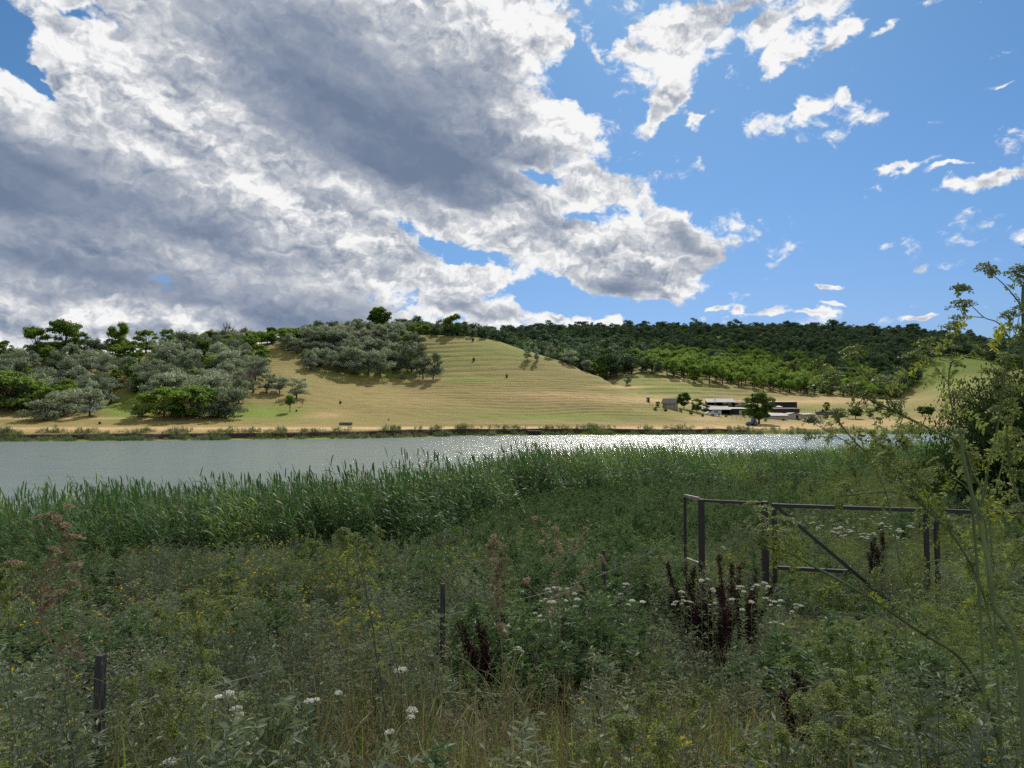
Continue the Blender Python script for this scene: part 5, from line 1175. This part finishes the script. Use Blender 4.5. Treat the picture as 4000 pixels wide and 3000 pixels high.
SOLO = [(1568, 2615, 5.2, .062, "largest white flower plate, low in the grass left of the second stake", 1), (895, 2705, 4.6, .040, "white yarrow heads in a flat row left of the middle bottom", 4), (925, 2765, 4.2, .045, "white yarrow heads just below the flat row, left of the middle", 3),
        (1208, 2738, 4.4, .036, "pair of white flower heads right of the flat row", 2), (1610, 2772, 4.1, .034, "white flower plate below the largest one", 1), (1602, 2800, 4.0, .026, "small white flower plate right under another, low middle", 1), (1522, 2858, 3.7, .030, "white flower plate near the bottom edge left of centre", 1),
        (905, 2890, 3.6, .036, "white flower head low between the left stake and the centre", 2), (660, 2975, 3.3, .042, "white flower cluster at the bottom edge right of the left stake", 3), (1322, 2705, 4.4, .026, "small white head right of the flat row of yarrow", 1)]
for px, py, D, s_, lab, hd_ in SOLO: yarrow(px, py, D, s_, lab, int(px), hd_)
def patch(lst, label, grp, D0, D1, s0, s1):
    xs_ = [a for a, _ in lst]; ys_ = [b_ for _, b_ in lst]
    for i, (px, py) in enumerate(lst):
        lab_ = '%s, %s %s of the patch' % (label, ('upper', 'middle', 'lower')[min(2, int((py - min(ys_)) / (max(ys_) - min(ys_)) * 3))], ('left edge', 'left half', 'right half', 'right edge')[min(3, int((px - min(xs_)) / (max(xs_) - min(xs_)) * 4))]); g = np.random.default_rng(int(px * 7 + py)); yarrow(px, py, g.uniform(D0, D1), g.uniform(s0, s1), lab_, int(px + py), int(g.integers(1, 4)), grp)
patch([(2740, 2265), (2765, 2262), (2660, 2310), (2670, 2345), (2700, 2352), (2783, 2300), (2792, 2355), (2905, 2310), (2895, 2290), (2960, 2285), (2985, 2275), (3000, 2290), (3025, 2350), (3050, 2345), (2860, 2340), (2935, 2350), (2990, 2335), (3110, 2360), (3030, 2430), (2900, 2380), (2640, 2350), (3125, 2365)],
      "white yarrow among the brown docks", 'yarrow before the gate', 8.2, 8.8, .028, .045)
patch([(2140, 2300), (2165, 2295), (2190, 2302), (2215, 2300), (2245, 2318), (2130, 2340), (2160, 2350), (2210, 2345), (2255, 2340), (2205, 2370), (2235, 2372), (2090, 2395), (2085, 2420), (2110, 2405), (2215, 2435), (2080, 2470), (2090, 2480), (1960, 2450), (1985, 2445), (2100, 2520), (2025, 2530), (2425, 2275), (2450, 2280), (2425, 2320), (2470, 2345), (2510, 2350), (2230, 2510)],
      "white yarrow between the farther stakes", 'yarrow between the stakes', 7.0, 8.2, .022, .036)
ll = [(np.random.default_rng(i).uniform(3140, 3580), np.random.default_rng(i + 50).uniform(2040, 2100)) for i in range(26)]
patch(ll, "white yarrow behind the gate brace", 'yarrow behind the gate', 13.6, 15.5, .035, .055)
# hemlock-like umbel plants
def limb(st, pts, r0, r1, mat=0, smooth=6):
    P = [Vector(p) for p in pts]; Q = []
    for i in range(len(P) - 1):      # Catmull-Rom
        a, b_, c, d = P[max(i - 1, 0)], P[i], P[i + 1], P[min(i + 2, len(P) - 1)]
        for k in range(smooth): t = k / smooth; Q.append(.5 * ((2 * b_) + (c - a) * t + (2 * a - 5 * b_ + 4 * c - d) * t * t + (3 * b_ - a - 3 * c + d) * t ** 3))
    Q.append(P[-1]); st.tube(Q, np.linspace(r0, r1, len(Q)), 7, mat, .5); return Q
def pinnate(b, g, base, d, L, mat, w=.5):
    """hanging compound leaf"""
    d = Vector(d).normalized(); n = 9; q = Vector(base); C, D_, N_ = [], [], []
    for i in range(n):
        f = i / n; d = (d + Vector((0, 0, -.16))).normalized(); q = q + d * (L / n); s = d.cross(Vector((g.normal(), g.normal(), .2))).normalized()
        for sg in (-1, 1):
            for _ in range(2): C.append(q + Vector(g.normal(size=3)) * .004); D_.append(s * sg + d * .6 + Vector(g.normal(size=3)) * .25); N_.append(g.normal(size=3))
    b.leaves(C, D_, N_, L * .20 * w * 2 * g.uniform(.6, 1.2, len(C)), L * .085 * w * 2, mat, g.uniform(0, 1, len(C)))
def hemlock(label, seed, limbs, D, name='hemlock_plant', seedm=None, leafm=None, stemm=None, um=.036, cat='umbel plant', dens=1.0, yl=.2):
    """limbs: list of (points [(px,py,dD)], radius px at start, umbels?) ; first limb is the main stem, starting at the ground"""
    g = np.random.default_rng(seed); p = PX(limbs[0][0][0][0], limbs[0][0][0][1], D); org_ = Vector((p.x, p.y, gz(p.x, p.y))); o = thing(name, org_, label, cat)
    st, um_, lf = MB(), MB(), MB(); seedm = seedm or F_FERN; leafm = leafm or F_FERN; stemm = stemm or F_STALK
    for pts, rpx, kind in limbs:
        W = [PX(a, b_, D + c) - org_ for a, b_, c in pts]
        if pts is limbs[0][0]: W[0].z = -.05; W[0].x = W[1].x * .6; W[0].y = W[1].y * .6
        r = rpx * .68 / FPX * D; Q = limb(st, W, r, r * (.62 if pts is limbs[0][0] else .35)); n = len(Q)
        if kind == 0: continue
        dirs = [(Q[min(i + 1, n - 1)] - Q[max(i - 1, 0)]).normalized() for i in range(n)]
        # side shoots with small umbels, leaves at the nodes
        L = sum((Q[i + 1] - Q[i]).length for i in range(n - 1)); ns = max(2, int(L / .085 * dens * kind))
        for i in range(ns):
            f = g.uniform(.25, 1.0) if i > 1 else 1.0; j = min(n - 1, int(f * (n - 1))); s0 = Q[j]
            sd_ = (dirs[j] * .8 + Vector(g.normal(size=3)) * .55 + Vector((0, 0, .45))).normalized(); l_ = g.uniform(.04, .15) if i > 1 else .04; e = s0 + sd_ * l_
            st.tube([s0, s0.lerp(e, .5), e], [r * .3 + .0006, .0014, .0012], 4, 0, .5, cap=False); umbel(um_, g, e, sd_ + Vector((0, 0, .4)), um * g.uniform(.7, 1.35), 0, 1, 9, 16, .0085, .35)
            if g.uniform() < .7: m_ = 16; lf.leaves(np.array(e) - np.array(sd_) * l_ * g.uniform(0, .7, (m_, 1)), g.normal(size=(m_, 3)), g.normal(size=(m_, 3)), .022, .012, 0, g.uniform(0, 1, m_))
        for i in range(int(L / .16 * kind) + 1):
            j = int(g.uniform(.1, .95) * (n - 1)); pinnate(lf, g, Q[j], (g.normal(), g.normal(), .1), g.uniform(.07, .16), 1 if g.uniform() < yl else 0)
    st.build('stem', stemm, o)
    if um_.n: um_.build('seed_umbel', [seedm, stemm], o)
    if lf.n: lf.build('foliage', [leafm, F_YLEAF], o)
    return o
# right: the tall one whose stems cross the lake and the ridge
hemlock("tallest hemlock stem rising from the lower right corner past the gate to the lake", 1, [
    ([(3990, 3300, 0), (3987, 2625, 0), (3885, 2366, .05), (3870, 2249, .05), (3826, 2037, .1), (3768, 1818, .1), (3756, 1700, .1)], 16, 0),
    ([(3826, 2037, .1), (3862, 1818, .0), (3893, 1690, .0), (3931, 1430, -.1), (3945, 1325, -.1)], 8, .35),
    ([(3945, 1325, -.1), (3900, 1262, -.1), (3845, 1240, -.1), (3790, 1190, -.1), (3741, 1160, -.1)], 4, .55),
    ([(3845, 1240, -.1), (3800, 1237, -.1), (3762, 1232, -.1)], 3, 1.3),
    ([(3756, 1700, .1), (3723, 1606, .1), (3705, 1497, .1), (3715, 1400, .1), (3723, 1310, .1)], 6, 1.7),
    ([(3705, 1497, .1), (3660, 1440, .0), (3630, 1400, .0)], 3, 2.0)], 2.9, um=.036)
hemlock("hemlock with a long stem slanting left across the lake from the dark tree", 2, [
    ([(3830, 3200, .1), (3840, 2600, .1), (3800, 2000, .1), (3768, 1760, .0), (3640, 1680, -.1), (3529, 1624, -.1), (3450, 1585, -.1), (3350, 1540, -.1)], 9, .35),
    ([(3520, 1618, -.1), (3440, 1548, -.1), (3330, 1530, .0), (3280, 1515, .0)], 4, .9),
    ([(3502, 1592, -.1), (3450, 1530, -.1), (3393, 1475, -.1), (3345, 1420, -.1)], 5, 1.2),
    ([(3393, 1475, -.1), (3330, 1440, .0), (3230, 1440, .1)], 3, 1.3),
    ([(3280, 1515, -.1), (3210, 1500, .0), (3130, 1450, .0)], 3, 1.1),
    ([(3545, 1620, -.1), (3530, 1560, .0), (3560, 1470, .0), (3570, 1430, .0)], 3, 1.2),
    ([(3529, 1624, -.1), (3500, 1700, -.1), (3470, 1750, -.1)], 3, .4)], 3.1, um=.036)
hemlock("hemlock whose heads hang over the meadow at the far waterline", 3, [
    ([(3560, 3100, 0), (3540, 2500, 0), (3480, 2000, 0), (3400, 1800, 0), (3330, 1715, 0), (3270, 1640, .0)], 6, .4),
    ([(3400, 1800, 0), (3330, 1740, .1), (3240, 1690, .1), (3190, 1660, .1)], 4, 1.3),
    ([(3440, 1880, 0), (3430, 1780, .1), (3420, 1700, .1), (3415, 1640, .1)], 3, .9),
    ([(3400, 1800, 0), (3500, 1740, -.1), (3560, 1690, .0)], 3, .9)], 3.6, um=.036)
hemlock("hemlock reaching far left over the gate brace with hanging yellow leaves", 4, [
    ([(3960, 3300, .3), (3900, 2900, .2), (3775, 2600, .1), (3580, 2460, .0), (3384, 2327, -.1), (3172, 2209, -.1), (3070, 2155, -.1), (2985, 2138, -.1)], 10, .45),
    ([(3172, 2209, -.1), (3110, 2130, .0), (3060, 2070, .0)], 3, 1.4),
    ([(3070, 2155, -.1), (3010, 2120, .0), (2960, 2060, .0)], 3, 2.2),
    ([(3384, 2327, -.1), (3300, 2325, .0), (3220, 2322, .0)], 3, .3)], 3.4, yl=.5)
hemlock("hemlock with arching side stems crossing the right gate leaf", 5, [
    ([(3940, 3250, .2), (3900, 2700, .1), (3850, 2350, .1), (3744, 2123, .0), (3650, 2020, .0), (3548, 1935, .0), (3423, 1923, .0), (3305, 1935, .0)], 8, .6),
    ([(3820, 2280, .0), (3736, 2186, .0), (3525, 2217, .0), (3462, 2249, .0)], 4, .5),
    ([(3860, 2400, .1), (3850, 2050, .1), (3775, 1904, .0), (3680, 1857, .0), (3580, 1849, .0), (3460, 1830, .0)], 5, .9),
    ([(3650, 2020, .0), (3560, 1800, .0), (3540, 1760, .0)], 3, 1.8)], 3.3, yl=.35)
hemlock("hemlock half out of view at the right edge, its dark heads against the sky", 6, [
    ([(4080, 3300, 0), (4060, 2400, 0), (4020, 1800, 0), (3995, 1194, 0), (4010, 1100, 0)], 11, .25),
    ([(3990, 1194, 0), (3935, 1125, 0), (3886, 1081, 0), (3862, 1068, 0)], 4, .7),
    ([(4010, 1150, 0), (3990, 1110, .0), (3985, 1090, 0)], 3, 2.5),
    ([(4010, 1400, 0), (3960, 1290, 0), (3955, 1270, 0)], 3, 2.2),
    ([(3995, 2000, 0), (3950, 1850, .1), (3930, 1680, .1), (3900, 1560, .1)], 7, 2.0),
    ([(4020, 2600, 0), (3807, 2633, 0), (3700, 2690, 0), (3650, 2760, 0)], 5, .2)], 3.0)
hemlock("ferny hemlock filling the space below the dark tree at the right edge", 7, [
    ([(3900, 3200, .3), (3890, 2500, .3), (3860, 2000, .3), (3800, 1850, .3), (3740, 1750, .3)], 7, 1.4),
    ([(3860, 2000, .3), (3920, 1800, .3), (3960, 1600, .3), (3930, 1450, .3)], 5, 2.6),
    ([(3870, 2200, .3), (3700, 2050, .3), (3620, 1900, .3)], 4, 2.2),
    ([(3880, 2350, .3), (3970, 2200, .3), (3990, 2000, .3)], 4, 2.0)], 4.2, yl=.3)
for i, (px, py, D, lab) in enumerate([(2560, 2760, 3.4, "pale feathery hemlock top low at the bottom right of centre"), (2450, 2900, 3.0, "pale feathery hemlock head at the bottom edge right of centre"), (3250, 2700, 3.9, "feathery hemlock beside the bare crooked twig"), (3600, 2850, 3.2, "feathery hemlock low in the right corner"), (3300, 2480, 4.8, "brownish hemlock below the right end of the brace"), (3050, 2900, 3.2, "feathery hemlock at the bottom edge below the dark dock"),
                                     (750, 2350, 5.4, "yellow-green hemlock in the left weeds beyond the first stake"), (640, 2650, 4.0, "yellow-green hemlock right of the nearest stake"), (1330, 2090, 7.0, "yellow-green hemlock head against the reeds, left of the second stake")]):
    hemlock(lab, 20 + i, [([(px + 60, py + 500, 0), (px + 40, py + 250, 0), (px, py, 0)], 4, 2.0), ([(px + 35, py + 220, 0), (px - 60, py + 90, .1), (px - 120, py + 50, .1)], 3, 2.2), ([(px + 35, py + 200, 0), (px + 110, py + 60, -.1), (px + 150, py + 10, -.1)], 3, 2.2)], D, um=.034, yl=.2)
# dried umbel plants
hemlock("dried pinkish umbel plant with bare stems at the left edge of the weeds", 11, [
    ([(298, 3250, 0), (298, 2993, 0), (290, 2797, 0), (259, 2640, 0), (219, 2562, 0), (192, 2491, 0), (161, 2429, 0), (161, 2296, 0), (185, 2180, 0)], 5, .22),
    ([(192, 2491, 0), (140, 2440, 0), (102, 2370, 0)], 3, .0), ([(161, 2296, 0), (130, 2280, 0), (50, 2230, 0)], 2.5, .4), ([(161, 2296, 0), (230, 2200, .1), (240, 2080, .1)], 3, 1.3),
    ([(161, 2260, 0), (200, 2150, .1), (215, 2040, .1)], 2.5, 1.3), ([(240, 2560, .1), (236, 2400, .1), (230, 2330, .1), (290, 2240, .1)], 3, 1.0), ([(262, 2690, .0), (360, 2650, 0), (430, 2680, 0)], 2.5, .0)], 3.6, 'dried_umbel_plant', F_DRY, F_DRY, F_DRY, .030, 'dried plant', 1.0, .0)
hemlock("tan dried umbel plant standing right of the second stake", 12, [
    ([(1975, 2900, 0), (1966, 2640, 0), (1950, 2400, 0), (1943, 2250, 0), (1927, 2130, 0)], 3, 1.0), ([(1950, 2400, 0), (1975, 2280, 0), (1960, 2180, 0)], 2.5, 1.3), ([(1945, 2300, 0), (1910, 2210, 0), (1905, 2150, 0)], 2.5, 1.3)], 6.2, 'dried_umbel_plant', F_DRY, F_DRY, F_DRY, .032, 'dried plant', .8, .0)
hemlock("wide-branched brown dried umbel plant left of the third stake", 13, [
    ([(2190, 2900, 0), (2186, 2680, 0), (2186, 2366, 0), (2170, 2200, 0), (2166, 2076, 0)], 3, .5), ([(2186, 2366, 0), (2280, 2250, 0), (2340, 2190, 0)], 2.5, .7), ([(2186, 2400, 0), (2110, 2330, 0), (2060, 2280, 0)], 2.5, .3),
    ([(2175, 2250, 0), (2240, 2150, 0), (2280, 2080, 0)], 2.5, .9), ([(2172, 2200, 0), (2120, 2130, 0), (2090, 2040, 0)], 2.5, .9)], 6.6, 'dried_umbel_plant', F_DRY, F_DRY, F_DRY, .030, 'dried plant', .8, .0)
hemlock("brown-stemmed plant with a few yellow leaves left of the second stake", 14, [
    ([(1530, 3000, 0), (1504, 2797, 0), (1470, 2560, 0), (1449, 2405, 0), (1400, 2186, 0), (1385, 2110, 0)], 4, .35), ([(1449, 2405, 0), (1430, 2300, .1), (1420, 2240, .1)], 3, .6), ([(1560, 2650, .0), (1500, 2400, .0), (1430, 2230, 0)], 3, .3)], 4.8, 'dried_umbel_plant', F_FERN, F_FERN, BARE, .032, 'dried plant', .9, .9)
hemlock("thin green stalk rising along the left edge of the photo", 15, [([(50, 3250, 0), (50, 2990, 0), (38, 2500, 0), (35, 2366, 0), (60, 2260, 0)], 4, .6)], 3.5, 'hemlock_plant', yl=.5)
hemlock("bare crooked pale twig in the lower right weeds", 16, [([(3600, 2990, 0), (3640, 2900, 0), (3690, 2800, 0), (3674, 2745, -.05), (3650, 2700, -.05), (3634, 2664, -.05)], 3.2, 0), ([(3690, 2800, 0), (3600, 2850, 0), (3540, 2900, 0)], 2.5, 0)], 3.2, 'bare_twig', F_DRY, F_DRY, F_DRY, .03, 'twig')
for i, (px, py, D) in enumerate([(1523, 2600, 5.0)]):
    p = PX(px, py, D); zg = gz(p.x, p.y); o = thing('thistle', (p.x, p.y, zg), "single thistle with a purple head left of the largest white flower plate", 'thistle'); h = p.z - zg
    MB().tube([(0, 0, 0), (.01, 0, h * .6), (0, 0, h)], [.004, .003, .0025], 4).build('stem', F_STALK, o); b = MB(); d = rdir(60, .5); b.leaves(np.repeat([[0, 0, h]], 60, 0), d, G.normal(size=(60, 3)), .024, .006, 0, G.uniform(0, 1, 60)); b.build('flower_head', F_PINK, o)
# the dark willow at the right edge
F_WIL = foliage('willow_leaves', (.018, .038, .010), (.075, .120, .028), .25, .15, .55, .8)
def willow():
    g = np.random.default_rng(8); x, y = 25.2, 34.0; z = gz(x, y); o = thing('willow_tree', (x, y, z), "big dark leafy willow filling the right edge behind the weeds", 'tree'); b = MB(); t = MB()
    t.tube([(0, 0, -.4), (.1, 0, 1.5), (-.2, .1, 4.5)], [.35, .28, .12], 8)
    C = []
    for _ in range(270):
        d = rdir(1, -.2, g)[0]; r = g.uniform(.3, 1.0); c = np.array([d[0] * 4.9 * r, d[1] * 4.2 * r, 1.0 + abs(d[2]) * 7.2 * r]); C.append(c)
        if g.uniform() < .25: t.tube([(0, 0, 2.0), tuple(c * .6 + np.array([0, 0, .8])), tuple(c)], [.09, .05, .015], 4)
    for c in C:
        n = 420; s = g.normal(size=(n, 3)) * np.array([.75, .75, .35]); hang = g.uniform(0, 1, n) ** 1.5 * 1.6; P = c + s; P[:, 2] -= hang; D_ = np.stack([g.normal(size=n) * .4, g.normal(size=n) * .4, -np.ones(n)], 1); P[:, 2] = np.maximum(P[:, 2], .05)
        b.leaves(P, D_, g.normal(size=(n, 3)), g.uniform(.12, .24, n), g.uniform(.02, .045, n) * 2.2, 0, g.uniform(0, 1, n))
    b.build('crown', F_WIL, o); t.build('trunk', BARK, o)
willow()
